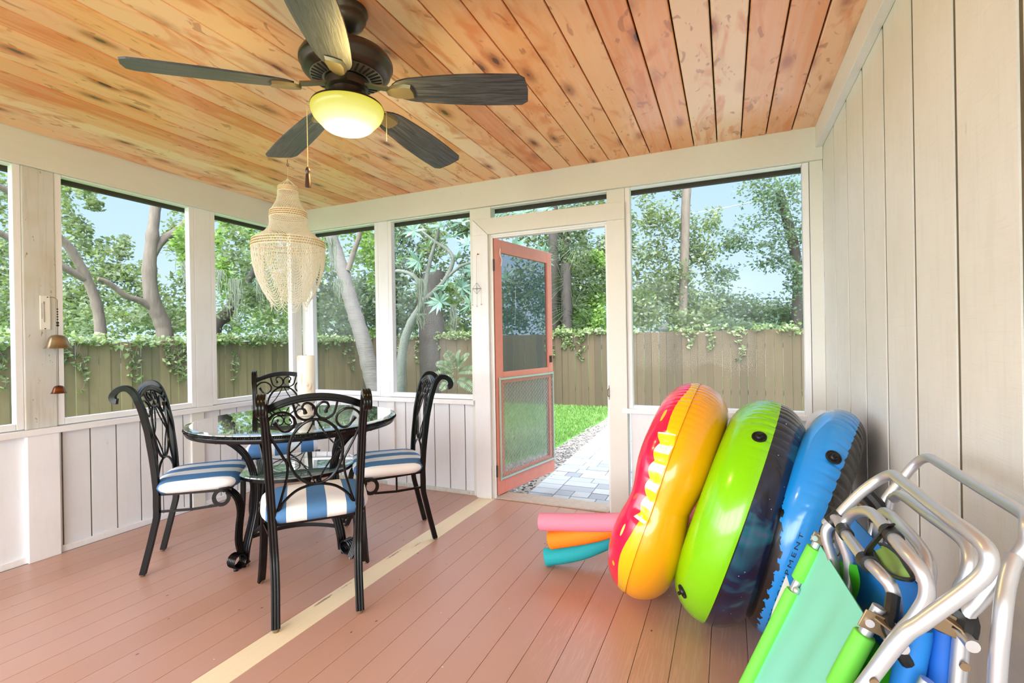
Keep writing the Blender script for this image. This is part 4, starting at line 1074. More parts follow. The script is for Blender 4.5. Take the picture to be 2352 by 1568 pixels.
m.build('wire_diamond', BRONZE, t)
m = MB()
for q, l in ((rg_[0],.118),(bt,.09),(rg_[2],.118)): m.lathe([(.0002,.008),(.0065,0),(.0002,-.010)], tuple(q+Vector((0,0,-l-.004))), 6, cap=False)
m.build('crystal_drop', mat_glass('crystal', (.95,.95,1,1), 1.5, 1, .3), t)
# ------------------------------------------------------------------ outside
GZ = -.12
nr = np.random.default_rng(11)

def leaf_mat(name, cols, trans=.35):
    s = N(name); ri = s.n('NewGeometry').outputs['Random Per Island']
    c = s.ramp(ri, [(i/(len(cols)-1), q) for i, q in enumerate(cols)])
    d = s.n('BsdfDiffuse'); s.set(d.inputs[0], c); t = s.n('BsdfTranslucent'); s.set(t.inputs[0], s.mix(.5, c, srgb(176,206,96)))
    g = s.n('BsdfGlossy', i_Roughness=.6, i_Color=(.5,.5,.5,1))
    m = s.n('MixShader', i_Fac=trans); s.set(m.inputs[1], d.outputs[0]); s.set(m.inputs[2], t.outputs[0])
    m2 = s.n('MixShader', i_Fac=.06); s.set(m2.inputs[1], m.outputs[0]); s.set(m2.inputs[2], g.outputs[0])
    s.t.links.new(m2.outputs[0], s.out.inputs[0]); return s.m
L_OAK = leaf_mat('oak_leaf', [srgb(52,66,48), srgb(82,98,72), srgb(108,124,90), srgb(68,84,64), srgb(146,154,128)])
L_BRT = leaf_mat('bright_leaf', [srgb(70,104,44), srgb(102,138,60), srgb(86,120,54), srgb(136,164,84)], .4)
L_DRK = leaf_mat('evergreen_leaf', [srgb(34,52,46), srgb(54,76,66), srgb(72,94,82), srgb(104,124,112)])
L_BIG = leaf_mat('loquat_leaf', [srgb(70,104,96), srgb(98,132,120), srgb(60,92,72), srgb(124,152,138)], .2)
L_VINE = leaf_mat('vine_leaf', [srgb(84,104,66), srgb(120,138,94), srgb(166,176,136), srgb(72,92,58)])
L_PALM = leaf_mat('palm_frond', [srgb(76,96,68), srgb(104,122,88), srgb(62,84,66), srgb(140,148,116)], .3)
MOSS = leaf_mat('grey_moss', [srgb(104,112,98), srgb(130,138,122), srgb(90,98,84)], .3)
def bark(name, a, b, sc=(8,8,2)):
    s = N(name); co = s.co(); n_ = s.noise(s.mapping(co, sc), 2, 4, .65)
    return s.bsdf(s.mix(n_, a, b), .85, 0, s.bump(n_, .6, .02))
BARK = bark('grey_brown_bark', srgb(66,58,52), srgb(112,102,92)); BARKD = bark('dark_bark', srgb(36,32,30), srgb(62,56,52))
BARKP = bark('pale_mottled_bark', srgb(104,110,102), srgb(66,70,64), (14,14,14)); BARKR = bark('ringed_grey_bark', srgb(60,56,54), srgb(112,108,104), (3,3,42))

def quads(name, P, D, Nn, L, Wd, mat, parent=None, fold=.0):
    """numpy leaf cloud: P centres, D directions, Nn side vectors"""
    n = len(P); D = D/np.linalg.norm(D, axis=1)[:,None]
    S = np.cross(D, Nn); S /= (np.linalg.norm(S, axis=1)[:,None]+1e-9)
    L = L[:,None]; Wd = Wd[:,None]
    V = np.stack([P-D*L*.5, P+S*Wd*.5-D*L*.05, P+D*L*.5, P-S*Wd*.5-D*L*.05], 1).reshape(-1, 3)
    me = bpy.data.meshes.new(name); me.vertices.add(4*n); me.vertices.foreach_set('co', V.astype(np.float32).ravel())
    me.loops.add(4*n); me.loops.foreach_set('vertex_index', np.arange(4*n, dtype=np.int32))
    me.polygons.add(n); me.polygons.foreach_set('loop_start', np.arange(0, 4*n, 4, dtype=np.int32)); me.polygons.foreach_set('loop_total', np.full(n, 4, dtype=np.int32))
    me.materials.append(mat); me.update(); me.validate()
    o = bpy.data.objects.new(name, me); COL.objects.link(o)
    if parent: o.parent = parent
    return o
def cloud(blobs, size, base=(0,0,0)):
    """blobs (centre, radius xyz, count) -> arrays"""
    Ps = []; 
    for c, r_, n in blobs:
        g = nr.normal(size=(n,3)); g /= np.linalg.norm(g, axis=1)[:,None]; rad = nr.random(n)**.45
        Ps.append(np.array(c)-np.array(base)+g*rad[:,None]*np.array(r_))
    P = np.concatenate(Ps); n = len(P)
    D = nr.normal(size=(n,3)); D[:,2] = D[:,2]*.5-.25; Nn = nr.normal(size=(n,3)); Nn[:,2] += .8
    L = size*(.7+.6*nr.random(n)); return P, D, Nn, L, L*.52
def crown(name, blobs, size, mat, root):
    return quads(name, *cloud(blobs, size, root.location), mat, root)
def px_blobs(lst, depth, thick=.7, dens=1.0):
    """clusters given where they show: u, v, ru, rv, count"""
    out = []
    for (u, v, ru, rv, n) in lst:
        d = depth*(1+.10*(nr.random()-.5)); c = at_d(u, v, d); k = d/F_PX
        for q in range(max(1, n//60)):
            a = nr.random(2)*2-1; cc = at_d(u+a[0]*ru*.75, v+a[1]*rv*.75, d*(1+.05*(nr.random()-.5)))
            rr = (.30+.35*nr.random())
            out.append((tuple(cc), (ru*k*rr+.05, ru*k*rr*thick+.05, rv*k*rr+.05), int(60*dens)))
    return out
def trunk(name, pts, radii, mat, root, n=5, seg=10, knob=.0):
    P = spline([Vector(p)-Vector(root.location) for p in pts], n); m = len(P)
    rs = [lerp(radii[int(i/(m-1)*(len(radii)-1)*.9999)], radii[min(int(i/(m-1)*(len(radii)-1)*.9999)+1, len(radii)-1)], (i/(m-1)*(len(radii)-1)) % 1 if i < m-1 else 1) for i in range(m)]
    if knob: rs = [r_*(1+knob*(.5+.5*sin(i*2.1))) for i, r_ in enumerate(rs)]
    b = MB(); b.tube(P, 1.0, seg, scale=rs); return b.build(name, mat, root, smooth=True, angle=70)

# ground
s = N('lawn_soil'); co = s.co(); n_ = s.noise(co, 6, 4, .7)
LAWN = s.bsdf(s.mix(n_, srgb(96,150,60), srgb(70,116,48)), .95, 0, s.bump(s.noise(co, 60, 3), .6, .02))
struct(MB().box(-30, 30, -20, 40, GZ-.25, GZ-.012).build('floor_yard', LAWN))
s = N('gravel'); co = s.co(); vo = s.n('TexVoronoi', feature='F1', i_Scale=46.0); s.set(vo.inputs['Vector'], co)
c = s.mix(s.ramp(vo.outputs['Color'], [(.2, 0), (.8, 1)]), srgb(110,104,100), srgb(186,180,172)); c = s.mix(s.ramp(vo.outputs['Distance'], [(.3, 0), (.7, .8)]), c, srgb(70,64,60))
GRAVEL = s.bsdf(c, .9, 0, s.bump(vo.outputs['Distance'], -.8, .02))
gm = MB(); edge = [(1.2,.13),(1.25,.8),(1.45,1.5),(1.66,2.37),(1.72,3.4),(1.74,4.75),(1.60,6.1)]
vs = [(x, y, GZ-.010) for x, y in edge]+[(2.4, y, GZ-.010) for x, y in edge]
q = len(edge); gm.add(vs, [(i, q+i, q+i+1, i+1) for i in range(q-1)])
struct(gm.build('floor_gravel', GRAVEL))
# loose pebbles near the doorway
m = MB()
for i in range(900):
    y = rnd.uniform(.14, 4.2); x = rnd.uniform(1.5, 2.07) if y < 1.6 else rnd.uniform(1.68, 2.03)
    r_ = rnd.uniform(.007, .015); m.sphere((x, y, GZ-.008+r_*.4), r_, 5, 3, sz=.6)
s = N('loose_pebble'); ri = s.n('NewGeometry').outputs['Random Per Island']
o = m.build('pebbles', s.bsdf(s.ramp(ri, [(0, srgb(96,90,88)), (.5, srgb(150,144,138)), (1, srgb(210,204,196))]), .8))
tag(o, 'loose grey pebbles strewn along the gravel strip beside the paver path', 'pebbles', kind='stuff')
# paver path
s = N('concrete_paver'); co = s.co(); ri = s.n('NewGeometry').outputs['Random Per Island']; n_ = s.noise(co, 40, 4)
c = s.ramp(ri, [(0, srgb(140,144,150)), (.5, srgb(162,166,170)), (1, srgb(184,186,186))]); PAVER = s.bsdf(s.mix(s.math('MULTIPLY', n_, .35), c, srgb(150,152,158)), .85, 0, s.bump(n_, .3, .004))
m = MB(); y = .17; row = 0
while y < 6.1:
    h_ = .148; x = 2.045-.030*y+(.0 if row % 2 else -.0)
    while x < 4.6:
        l = rnd.choice((.15,.225,.225,.30)); m.box(x+.003, x+l-.003, y+.003, y+h_-.003, GZ-.05, GZ+rnd.uniform(0, .003)); x += l
    y += h_; row += 1
struct(m.build('floor_paver_path', PAVER, bevel=.004))
struct(MB().box(1.95, 4.8, .13, 6.15, GZ-.06, GZ-.008).build('floor_path_sand', simple('path_sand', srgb(140,132,124), .9)))
# step strip below the threshold
struct(MB().box(1.9, 3.0, .105, .165, GZ-.1, -.03).build('trim_25', simple('concrete_edge', srgb(196,192,186), .8, 0, .15, 30)))
# grass
n = 26000; x = nr.uniform(-2.6, 1.75, n); y = nr.uniform(1.6, 6.1, n); keep = x < np.interp(y, [.1,1.5,2.37,3.4,4.75,6.1], [1.2,1.42,1.64,1.70,1.72,1.58])+nr.normal(size=n)*.03
x, y = x[keep], y[keep]; n = len(x); P = np.stack([x, y, np.full(n, GZ+.018)], 1); D = np.stack([nr.normal(size=n)*.6, nr.normal(size=n)*.6, np.ones(n)], 1)
o = quads('lawn_grass', P, D, nr.normal(size=(n,3)), .05+.05*nr.random(n), .010+.01*nr.random(n), leaf_mat('grass_blade', [srgb(84,128,58), srgb(112,156,76), srgb(74,116,52), srgb(150,176,106)]))
tag(o, 'bright green lawn grass in front of the back fence', 'grass', kind='stuff')

# fences
def mat_fence():
    s = N('stained_fence_board'); co = s.co(); ri = s.n('NewGeometry').outputs['Random Per Island']
    g_ = s.noise(s.mapping(co, (12,12,.8)), 1.5, 4, .6)
    c = s.ramp(ri, [(0, srgb(104,88,64)), (.4, srgb(122,104,76)), (.7, srgb(98,84,62)), (1, srgb(130,110,80))])
    c = s.mix(s.math('MULTIPLY', g_, .6), c, srgb(80,72,54))
    return s.bsdf(c, .85, 0, s.bump(g_, .3, .01))
FENCE = mat_fence()
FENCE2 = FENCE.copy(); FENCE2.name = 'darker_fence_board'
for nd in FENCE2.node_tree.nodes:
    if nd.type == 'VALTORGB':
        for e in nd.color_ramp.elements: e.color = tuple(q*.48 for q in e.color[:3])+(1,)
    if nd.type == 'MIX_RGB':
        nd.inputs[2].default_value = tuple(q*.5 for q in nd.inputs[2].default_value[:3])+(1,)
def fence(name, label, a, b, top, wav=.0, mat=None):
    mat = mat or FENCE
    a, b = Vector(a), Vector(b); L = (b-a).length; d = (b-a).normalized(); nrm = Vector((-d.y, d.x, 0))
    root = thing(name, label, 'fence', (a.x, a.y, GZ)); m = MB(); t = 0; i = 0
    while t < L-.05:
        w = .138; hh = top-GZ+rnd.uniform(-.008, .008); c = d*(t+w/2)+nrm*(.014 if i % 2 else 0)
        m.obox(c+Vector((0,0,hh/2)), d*(w/2-.002), nrm*.009, Vector((0,0,hh/2-.001))); t += w; i += 1
    m.build('fence_boards', mat, root)
    for zz in (.35, top-GZ-.28):
        r_ = MB(); r_.obox(d*(L/2)-nrm*.030*FS+Vector((0,0,zz)), d*(L/2), nrm*.018, Vector((0,0,.04))); r_.build('fence_rail', mat, root)
    return root
FS = -1
fence('wooden_fence', 'long wooden board fence on the left, hung with creeper, beyond the side windows', (-4.6,-6,0), (-4.6,6.2,0), 1.30)
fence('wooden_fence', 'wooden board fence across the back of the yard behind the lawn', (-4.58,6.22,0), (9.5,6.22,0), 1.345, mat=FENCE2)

# vines on the fences
def vine(name, label, samples, strands, size=.05, n_each=1):
    c0 = samples[0][0]; root = thing(name, label, 'vine', (c0[0], c0[1], GZ)); crown('vine_leaves', samples, size, L_VINE, root)
    m = MB()
    for st in strands: m.tube(spline([Vector(p)-root.location for p in st], 4), .004, 4)
    m.build('vine_stems', BARK, root); return root
sm, stn = [], []
for k in range(230):
    y = rnd.uniform(-4, 5.8); z = 1.32+rnd.gauss(.0, .05); sm.append(((-4.50+rnd.uniform(-.12,.06), y, z), (.12,.16,.06), 16))
for k in range(46):
    y = rnd.choice([rnd.uniform(-4,5.8), rnd.uniform(-.6,1.0), rnd.uniform(1.4,2.1)]); L = rnd.uniform(.15, .75); p = [(-4.55, y, 1.34)]
    for j in range(1, 6): p.append((-4.555+.02*rnd.random(), y+rnd.uniform(-.06,.06), 1.34-L*j/5))
    stn.append(p)
    for j in range(2, 6): sm.append((p[j], (.03,.05,.05), 5))
vine('creeper_vine', 'leafy creeper spilling over the top of the left fence', sm, stn, .085)
sm, stn = [], []
for k in range(90):
    x = rnd.choice([rnd.uniform(-4.4, -1.6), rnd.uniform(.2, 2.0), rnd.uniform(2.6, 5.2)]); sm.append(((x, 6.16+rnd.uniform(-.06,.12), 1.37+rnd.gauss(0,.05)), (.16,.10,.06), 16))
for k in range(16):
    x = rnd.choice([rnd.uniform(-4.4,-2), rnd.uniform(3.0, 3.9), rnd.uniform(.2,1)]); L = rnd.uniform(.15, .6); p = [(x+rnd.uniform(-.06,.06), 6.18, 1.36-L*j/5) for j in range(6)]; stn.append(p)
    for j in range(6): sm.append((p[j], (.07,.03,.06), 10))
vine('creeper_vine', 'thinner creeper trailing over the top of the back fence', sm, stn, .08)

def tree(label, ux, crowns, trunks, cat='tree', name='tree'):
    base = ux; root = thing(name, label, cat, (base.x, base.y, GZ))
    for nm, blobs, size, mat in crowns:
        if blobs: crown(nm, blobs, size, mat, root)
    for pts, radii, mat, kn in trunks: trunk('trunk', pts, radii, mat, root, knob=kn)
    return root
X = -5.4
ax = lambda *l: [at_x(u, v, X) for u, v in l]
def down(p, z=GZ): return Vector((p.x, p.y, z))
p0 = at_x(380, 800, X)
tree('forked grey trunk rising beyond the left fence in the wide side window', p0,
     [('foliage', px_blobs([(420,560,40,70,500),(430,640,40,60,500),(300,700,110,50,900),(400,740,60,40,400),(250,740,90,35,600),(300,560,30,30,60),(540,600,60,60,500),(560,700,70,60,700),(640,690,60,80,700),(520,540,40,40,260)], 9.0), .095, L_OAK),
      ('foliage', px_blobs([(425,570,28,60,420),(445,610,20,40,200),(500,590,30,50,300)], 8.7), .10, L_BRT)],
     [(([down(p0)]+ax((380,790),(372,740),(350,690),(343,620),(350,540),(358,470),(366,380),(372,300))), [.14,.13,.12,.115,.10,.085,.075,.065,.05], BARK, .05),
      (ax((348,590),(372,552),(408,528),(450,490),(540,440)), [.07,.065,.06,.05,.04], BARK, 0), (ax((352,710),(320,690),(290,680),(250,650),(225,640)), [.06,.05,.045,.04,.03], BARK, 0)])
p1 = at_x(235, 800, -5.6); X = -5.6
tree('slanting oak leaning up to the left, left of the forked trunk', p1,
     [('foliage', px_blobs([(170,430,50,30,380),(160,500,50,50,600),(215,450,30,30,180),(190,590,60,40,600),(200,660,80,50,900),(160,720,60,50,700),(260,600,50,40,420),(310,640,60,40,500),(20,480,60,90,500),(15,600,60,70,900),(20,700,60,60,900),(-60,620,80,120,1400),(-60,450,80,90,600),(270,560,45,24,120)], 9.4), .10, L_OAK)],
     [([down(p1)]+ax((232,780),(222,700),(195,630),(160,570),(130,540),(80,490),(20,440),(-60,400)), [.09,.08,.07,.065,.06,.055,.05,.045,.035], BARK, .05),
      (ax((195,640),(120,600),(45,560),(-10,530)), [.06,.05,.045,.04], BARK, 0), (ax((80,490),(60,440),(30,400),(0,360)), [.05,.05,.04,.04], BARK, 0)])
p2 = at_x(488, 800, -5.2); X = -5.2
tree('dark trunk leaning right beyond the left fence in the window beside the corner', p2,
     [('foliage', px_blobs([(520,520,30,40,300),(590,560,50,50,500),(560,630,60,40,500),(500,680,40,50,360),(610,740,70,30,600),(660,640,60,110,1100),(500,620,30,50,300)], 11.2), .10, L_BRT),
      ('foliage', px_blobs([(540,530,50,40,260),(600,620,60,70,700),(520,740,60,26,400),(690,600,50,90,800)], 11.6), .10, L_DRK)],
     [([down(p2)]+ax((490,768),(515,728),(540,690),(560,655),(585,620),(600,570)), [.13,.12,.10,.09,.08,.06,.04], BARKD, .08)])
# hanging moss
def moss(label, lst, depth):
    c = at_d(lst[0][0], lst[0][1], depth); root = thing('hanging_moss', label, 'moss', tuple(c)); m = MB()
    for (u, v, w, L) in lst:
        c = at_d(u, v, depth)-root.location; k = depth/F_PX
        for i in range(26):
            x = rnd.gauss(0, w*k*.4); y = rnd.gauss(0, .05); l = L*k*rnd.uniform(.4, 1)
            m.tube([c+r2*x+Vector((0,y,-l*j/5))+r2*rnd.uniform(-.02,.02) for j in range(6)], .006, 3, scale=[1,1,.9,.8,.6,.2])
    m.build('moss_strands', MOSS, root); root['kind'] = 'stuff'
moss('pale grey moss hanging from the branches left of the corner post', [(538,640,16,120),(505,620,10,60),(430,600,14,60),(600,620,12,80)], 8.0)
# leaning ringed palm like trunk (inside the yard)
Y = 3.4; ay = lambda *l: [at_y(u, v, Y) for u, v in l]
p3 = at_y(885, 960, Y)
tree('leaning pale ringed tree trunk seen in the narrow back window by the corner', Vector((p3.x, p3.y, 0)),
     [('foliage', px_blobs([(740,560,40,50,500),(820,560,50,50,700),(800,500,60,30,500),(850,600,30,60,500)], 9.4), .09, L_BRT)],
     [([down(p3)]+ay((880,950),(862,895),(848,840),(834,780),(818,730),(803,680),(790,630),(772,575),(757,530),(745,470)), [.155,.145,.14,.135,.13,.125,.12,.11,.11,.10,.09], BARKR, .10),
      (ay((800,620),(812,580),(824,545),(830,500)), [.05,.045,.04,.03], BARK, 0)])
moss('pale moss strand clinging to the left of the leaning ringed trunk', [(762,545,10,90),(778,640,8,60)], 7.9)
# pale trunk with whorled leaves
Y = 3.0; p4 = at_y(918, 940, Y)
root = tree('pale smooth trunk with whorls of long blue green leaves beside the door', Vector((p4.x, p4.y, 0)),
     [], [([down(p4)]+ay((918,930),(920,880),(922,830),(930,780),(945,740),(965,708),(978,685)), [.085,.085,.08,.075,.07,.065,.06,.055], BARKP, .06),
      (ay((970,700),(966,660),(948,632),(915,622),(890,630)), [.045,.04,.03,.025,.02], BARKP, 0), (ay((975,690),(1000,668),(1024,640),(1040,600),(1030,575),(1000,555),(968,530)), [.045,.04,.035,.03,.028,.02,.015], BARKP, 0),
      (ay((978,690),(980,640),(990,590),(1005,540),(1010,500)), [.04,.035,.03,.025,.02], BARKP, 0), (ay((1024,640),(1060,610),(1100,600)), [.025,.02,.015], BARKP, 0)])
Ps, Ds, Ns, Ls = [], [], [], []
for (u, v) in ((1000,622),(1050,592),(1010,692),(1062,660),(985,565),(1040,545),(960,600),(1075,560),(1025,655),(920,600),(1060,510),(1010,520),(950,530),(1085,620),(1080,700),(905,560),(1150,490),(1200,488),(1260,478),(1180,570),(1240,590),(1110,640),(1160,640)):
    c = np.array(at_y(u, v, Y+rnd.uniform(-.2,.5)))-np.array(root.location)
    ax_ = np.array([rnd.uniform(-.5,.5), rnd.uniform(-.9,-.1), rnd.uniform(-.1,.9)]); ax_ /= np.linalg.norm(ax_); a_ = np.cross(ax_, [0,0,1.01]); a_ /= np.linalg.norm(a_); b_ = np.cross(ax_, a_)
    for i in range(13):
        t_ = 2*pi*i/13+rnd.uniform(-.15,.15); d_ = a_*cos(t_)+b_*sin(t_)+ax_*rnd.uniform(.0,.6); d_ /= np.linalg.norm(d_); L_ = rnd.uniform(.17,.27)
        Ps.append(c+d_*L_*.5); Ds.append(d_); Ns.append(ax_); Ls.append(L_)
Ls = np.array(Ls); quads('whorled_leaves', np.array(Ps), np.array(Ds), np.array(Ns), Ls, Ls*.24, L_BIG, root)
moss('grey moss hanging below the fork of the pale trunk', [(965,640,12,90),(1040,700,8,60),(972,720,8,40)], 7.4)
# background growth beyond the back fence
def bgtree(label, cl, depth, size, mat, trunkpx=None, tr=.16, bk=None, thick=.7):
    c = at_d(cl[0][0], cl[0][1], depth); tr_ = []
    if trunkpx: pts = [at_d(u, v, depth*.99) for u, v in trunkpx]; tr_ = [([down(pts[0])]+pts, [tr]*len(pts)+[tr*.8], bk or BARKD, .05)]
    return tree(label, Vector((c.x, c.y, 0)), [('foliage', px_blobs(cl, depth, thick), size, mat)], tr_)
bgtree('dark evergreen tree behind the back fence, beyond the pale leaning and smooth trunks', [(740,640,50,60,1000),(830,690,60,60,1200),(770,740,60,40,900),(900,640,50,70,1200),(930,720,40,50,700),(940,560,60,60,1100),(880,520,40,40,500),(1040,740,60,40,600),(1050,520,60,40,800),(1090,620,40,90,900)], 12.0, .12, L_DRK, [(895,790),(896,720),(893,650),(890,560)], .21)
bgtree('thick black tree trunk behind the back fence, just right of the pale smooth trunk', [(980,640,60,50,800),(1010,560,50,50,600),(1060,720,30,50,300)], 11.6, .12, L_OAK, [(992,790),(990,740),(985,690),(1000,620)], .30)
bgtree('bright yellow green shrub glowing behind the back fence left of the door', [(1045,762,34,26,900),(1035,680,26,22,300),(840,770,40,14,300),(730,770,40,14,200)], 12.4, .12, L_BRT)
bgtree('mixed green thicket behind the back fence, seen through the open doorway', [(1300,570,60,60,1300),(1350,640,50,60,1300),(1290,690,40,50,900),(1360,590,40,50,900),(1240,520,80,50,1100),(1330,480,80,40,900),(1160,500,60,50,700),(1200,640,60,90,1400),(1320,745,70,24,700),(1410,560,40,80,800),(1410,700,40,70,900)], 12.2, .11, L_OAK, [(1290,740),(1296,600),(1300,500)], .12)
bgtree('fresh lime green bush behind the back fence, right side of the doorway', [(1365,690,26,45,800),(1350,735,30,22,450),(1372,590,20,24,260),(1385,740,20,30,300),(1465,700,30,40,420)], 11.6, .10, L_BRT)
def fanpalm(label, lst, depth):
    c = at_d(lst[0][0], lst[0][1], depth); root = thing('fan_palm', label, 'palm', (c.x, c.y, GZ)); m = MB()
    for (u, v, L, tilt) in lst:
        c = at_d(u, v, depth)-root.location
        for i in range(26):
            a = R(-120+240*i/25+tilt); d_ = (r2*sin(a)+Vector((0,0,1))*cos(a))*L*rnd.uniform(.8,1.05)+Vector((0,-.15,0))
            p = [c+d_*t+Vector((0,0,-.30*L*t*t)) for t in (0,.4,.75,1)]; m.sweep(p, [(-.012,0),(0,.004),(.012,0),(0,-.004)], scale=[.5,1.2,.8,.1])
    m.build('palm_fronds', L_PALM, root)
    t_ = at_d(lst[0][0], lst[0][1]+20, depth)
    trunk('trunk', [down(t_), t_], [.13,.12], BARKD, root); return root
fanpalm('fan palm with drooping fronds behind the back fence, seen through the doorway', [(1300,585,.75,0),(1335,640,.7,10),(1295,655,.75,-15),(1318,705,.6,0),(1345,745,.6,0),(1285,735,.6,0),(1330,560,.6,150)], 11.2)
fanpalm('tall fan palm showing its hanging fronds in the transom above the door', [(1270,455,.7,0),(1200,470,.6,10),(1360,450,.7,0),(1330,480,.5,160)], 11.8)
bgtree('tall grey trunked leafy tree in the left half of the right hand window', [(1500,480,50,60,800),(1560,560,70,70,1500),(1480,620,50,60,900),(1560,660,70,60,1300),(1500,720,60,40,900),(1600,720,60,40,900),(1470,540,40,50,600),(1610,600,40,60,500),(1540,430,40,30,400),(1640,500,40,40,260)], 11.4, .10, L_OAK, [(1568,740),(1572,600),(1574,500),(1578,420),(1582,340)], .10, BARK)
bgtree('dense blue green tree in the right half of the right hand window', [(1780,430,70,50,800),(1820,500,60,60,900),(1740,480,50,50,520),(1700,550,60,36,640),(1790,580,70,40,760),(1840,660,40,70,560),(1720,700,80,36,900),(1650,650,40,60,520),(1820,720,60,36,700),(1640,730,50,30,500),(1700,640,34,40,130),(1900,520,60,140,1600),(1800,360,80,40,500)], 12.6, .10, L_DRK, [(1830,740),(1832,620),(1812,520),(1790,440)], .12)
bgtree('low ivy clump drooping over the back fence in the right hand window', [(1655,765,26,26,420),(1700,750,50,14,300),(1655,800,12,26,110),(1780,752,60,10,260)], 10.15, .085, L_DRK, thick=.2)
bgtree('dark undergrowth massed low behind the back fence in the right hand window', [(1480,700,50,50,900),(1560,700,60,50,1100),(1640,710,50,40,900),(1720,725,60,28,900),(1800,730,60,26,900),(1860,735,50,24,600)], 12.9, .12, L_DRK)
bgtree('dark undergrowth massed low beyond the doorway and narrow windows', [(760,730,60,40,900),(840,730,60,40,900),(920,730,60,40,800),(1300,720,60,50,900),(1370,700,50,60,900),(1200,700,60,70,1000)], 13.1, .12, L_DRK)
# far tree line so that the horizon is never bare
bgtree('distant hazy tree line far beyond the left fence', [(-100,720,160,60,1600),(150,730,120,50,1400),(400,730,120,40,1400),(620,710,100,60,1400),(760,700,90,60,1200)], 17, .2, L_OAK)
bgtree('distant hazy tree line far beyond the back fence', [(900,700,90,80,1200),(1100,700,90,80,1200),(1300,700,100,60,1200),(1480,700,90,60,1100),(1850,740,120,22,900)], 18, .2, L_DRK)
# fern in front of the back fence
c = at_y(1040, 860, 4.9); root = thing('fern', 'feathery fern with broad fronds standing in front of the back fence', 'fern', (c.x, c.y, GZ))
Ps, Ds, Ns, Ls = [], [], [], []; st_ = MB()
for (du, dv, u0, v0) in ((-1,-.1,1045,862),(-.35,-1,1045,850),(.9,-.2,1050,855),(.5,-.8,1048,848),(-.7,-.55,1042,855),(-.6,.3,1045,872),(.7,.35,1050,872),(.1,-.9,1050,846)):
    a = at_y(u0, v0, 4.9); b = at_y(u0+du*58, v0+dv*52+10, 4.7); ctrl = (a+b)/2+Vector((0,0,.10)); pts = [a*(1-t)**2+ctrl*2*t*(1-t)+b*t*t-Vector(root.location) for t in np.linspace(0,1,15)]
    st_.tube(pts, .005, 4)
    for i, p in enumerate(pts[1:]):
        T_ = (pts[min(i+2,14)]-pts[i]).normalized(); S_ = T_.cross(Vector((0,-.8,.6))).normalized()
        for sg in (-1, 1):
            l = .11*sin(pi*min(1,(i+2)/15))**.6+.02; d_ = S_*sg+T_*.4; Ps.append(p+d_.normalized()*l*.5); Ds.append(d_); Ns.append(Vector((0,-.8,.6))); Ls.append(l)
Ls = np.array(Ls); quads('fern_fronds', np.array(Ps), np.array(Ds), np.array(Ns), Ls, Ls*.45, L_PALM, root)
c = at_y(1046, 870, 4.9); st_.tube([Vector((c.x, c.y, GZ))-root.location, c-root.location], .012, 6); st_.build('fern_stems', BARK, root)
# neighbouring roofs and a cable
def house(label, u0, u1, vtop, vbot, d, wallc, roofc):
    a, b = at_d(u0, vbot, d), at_d(u1, vbot, d); z1 = at_d((u0+u1)/2, vtop, d).z; z0 = at_d((u0+u1)/2, vbot, d).z
    dr_ = (b-a); dr_.z = 0; L = dr_.length; dr_.normalize(); nn = Vector((-dr_.y, dr_.x, 0)); root = thing('house', label, 'house', (a.x, a.y, GZ))
    m = MB(); c = dr_*(L/2)+nn*3; m.obox(c+Vector((0,0,(z0-GZ)/2)), dr_*(L/2-.3), nn*2.6, Vector((0,0,(z0-GZ)/2))); m.build('house_wall', simple('pale_house_wall', wallc, .8), root)
    m = MB(); A0 = Vector((0,0,z0-GZ)); h = Vector((0,0,z1-z0)); v = [A0, A0+dr_*L, A0+dr_*L+nn*6, A0+nn*6, A0+nn*3+h+dr_*.6, A0+nn*3+h+dr_*(L-.6)]; v = v+[q-Vector((0,0,.08)) for q in v[:4]]
    m.add(v, [(0,1,5,4),(2,3,4,5),(1,2,5),(3,0,4),(6,7,8,9),(0,6,7,1),(1,7,8,2),(2,8,9,3),(3,9,6,0)]); m.build('house_roof', simple('shingle_roof', roofc, .9, 0, .15, 6), root)
house('neighbouring house with a low grey roof just above the left fence by the corner post', 585, 775, 757, 775, 14, srgb(200,196,186), srgb(120,124,122))
house('dark roofed house behind the trees in the right hand window', 1620, 1900, 684, 745, 16, srgb(150,142,130), srgb(74,74,76))
a, b = at_d(1300, 520, 13), at_d(1990, 398, 13); c0 = Vector((a.x, a.y, a.z)); m = MB()
m.tube([a.lerp(b, i/20)-c0-Vector((0,0,.25*sin(pi*i/20))) for i in range(21)], .014, 5)
o = m.build('utility_cable', simple('pale_cable', srgb(150,160,164), .5), loc=c0); tag(o, 'thin utility cable slung across the trees in the right hand window', 'cable')
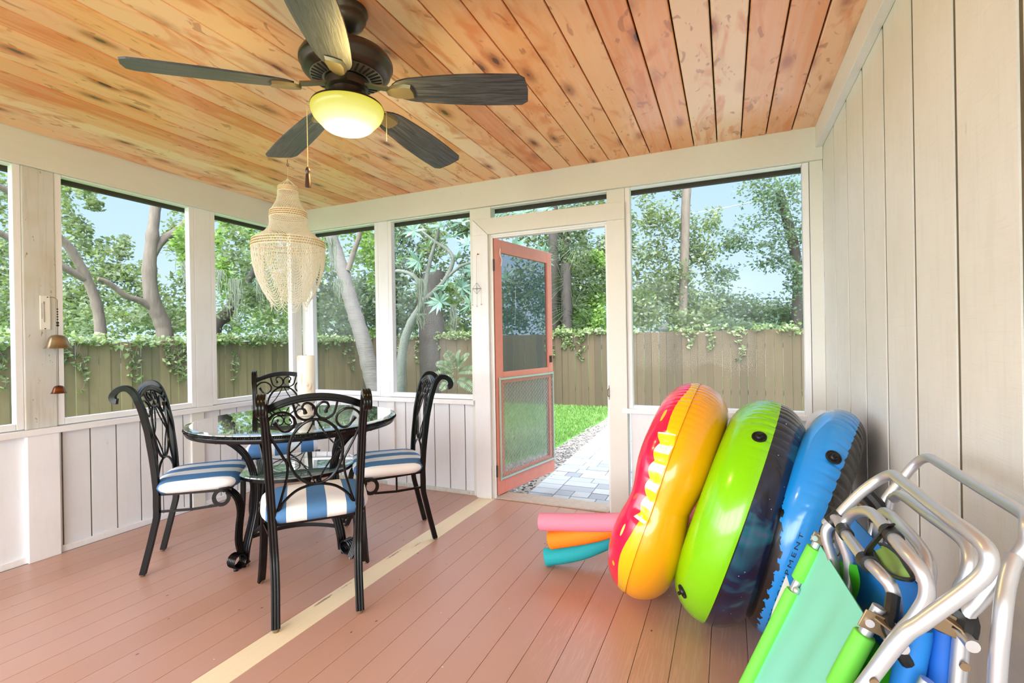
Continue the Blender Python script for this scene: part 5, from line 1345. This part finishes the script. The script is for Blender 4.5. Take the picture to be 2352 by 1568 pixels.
# ------------------------------------------------------------------ light
w = bpy.data.worlds.new('sky'); sc.world = w; w.use_nodes = True; nt = w.node_tree; nt.nodes.clear()
def nn(t, **k):
    n_ = nt.nodes.new('ShaderNode'+t)
    for a, b in k.items(): setattr(n_, a, b)
    return n_
tc = nn('TexCoord'); sep = nn('SeparateXYZ'); nt.links.new(tc.outputs['Generated'], sep.inputs[0])
def wm(op, a, b=0., clamp=False):
    n_ = nn('Math', operation=op, use_clamp=clamp)
    for i, q in enumerate((a, b)):
        if isinstance(q, bpy.types.NodeSocket): nt.links.new(q, n_.inputs[i])
        else: n_.inputs[i].default_value = q
    return n_.outputs[0]
X_, Y_, Z_ = sep.outputs
cr = nn('ValToRGB'); nt.links.new(Z_, cr.inputs[0]); cr.color_ramp.elements[0].position = 0; cr.color_ramp.elements[0].color = (.60,.78,1.0,1)
cr.color_ramp.elements[1].position = .5; cr.color_ramp.elements[1].color = (.34,.58,1.0,1)
# hazy bright overhead and towards the sun (behind the camera); clear blue where we look
high = wm('MULTIPLY', wm('SUBTRACT', Z_, .50), 3.0, True)
back = wm('MULTIPLY', wm('SUBTRACT', wm('MULTIPLY', Y_, -1.), .15), 2.0, True)
haze = wm('MAXIMUM', high, back)
mx = nn('MixRGB'); nt.links.new(haze, mx.inputs[0]); nt.links.new(cr.outputs[0], mx.inputs[1]); mx.inputs[2].default_value = (.95,.98,1.0,1)
st = wm('ADD', SKY0, wm('ADD', wm('MULTIPLY', high, SKYH), wm('MULTIPLY', back, SKYB)))
bg = nn('Background'); nt.links.new(mx.outputs[0], bg.inputs[0]); nt.links.new(st, bg.inputs[1])
wo = nn('OutputWorld'); nt.links.new(bg.outputs[0], wo.inputs[0])
w.cycles.sampling_method = 'MANUAL'; w.cycles.sample_map_resolution = 512
sd = bpy.data.lights.new('sun', 'SUN'); sun = bpy.data.objects.new('sun', sd); COL.objects.link(sun)
sd.energy = SUNE; sd.angle = R(4); sd.color = (1,.95,.86)
dv = Vector((-.35, .62, -.95)).normalized(); sun.rotation_euler = dv.to_track_quat('-Z', 'Y').to_euler()
pd = bpy.data.lights.new('fan_lamp', 'POINT'); pl = bpy.data.objects.new('fan_lamp', pd); COL.objects.link(pl)
pd.energy = 8; pd.color = (1,.72,.26); pd.shadow_soft_size = .08; pl.location = (FX, FY, ZC-.52)
sc.cycles.use_denoising = True
sc.cycles.max_bounces = 7; sc.cycles.diffuse_bounces = 5; sc.cycles.glossy_bounces = 3; sc.cycles.transparent_max_bounces = 12; sc.cycles.transmission_bounces = 4
sc.cycles.sample_clamp_indirect = 6; sc.cycles.caustics_reflective = False; sc.cycles.caustics_refractive = False
sc.view_settings.exposure = EXPO
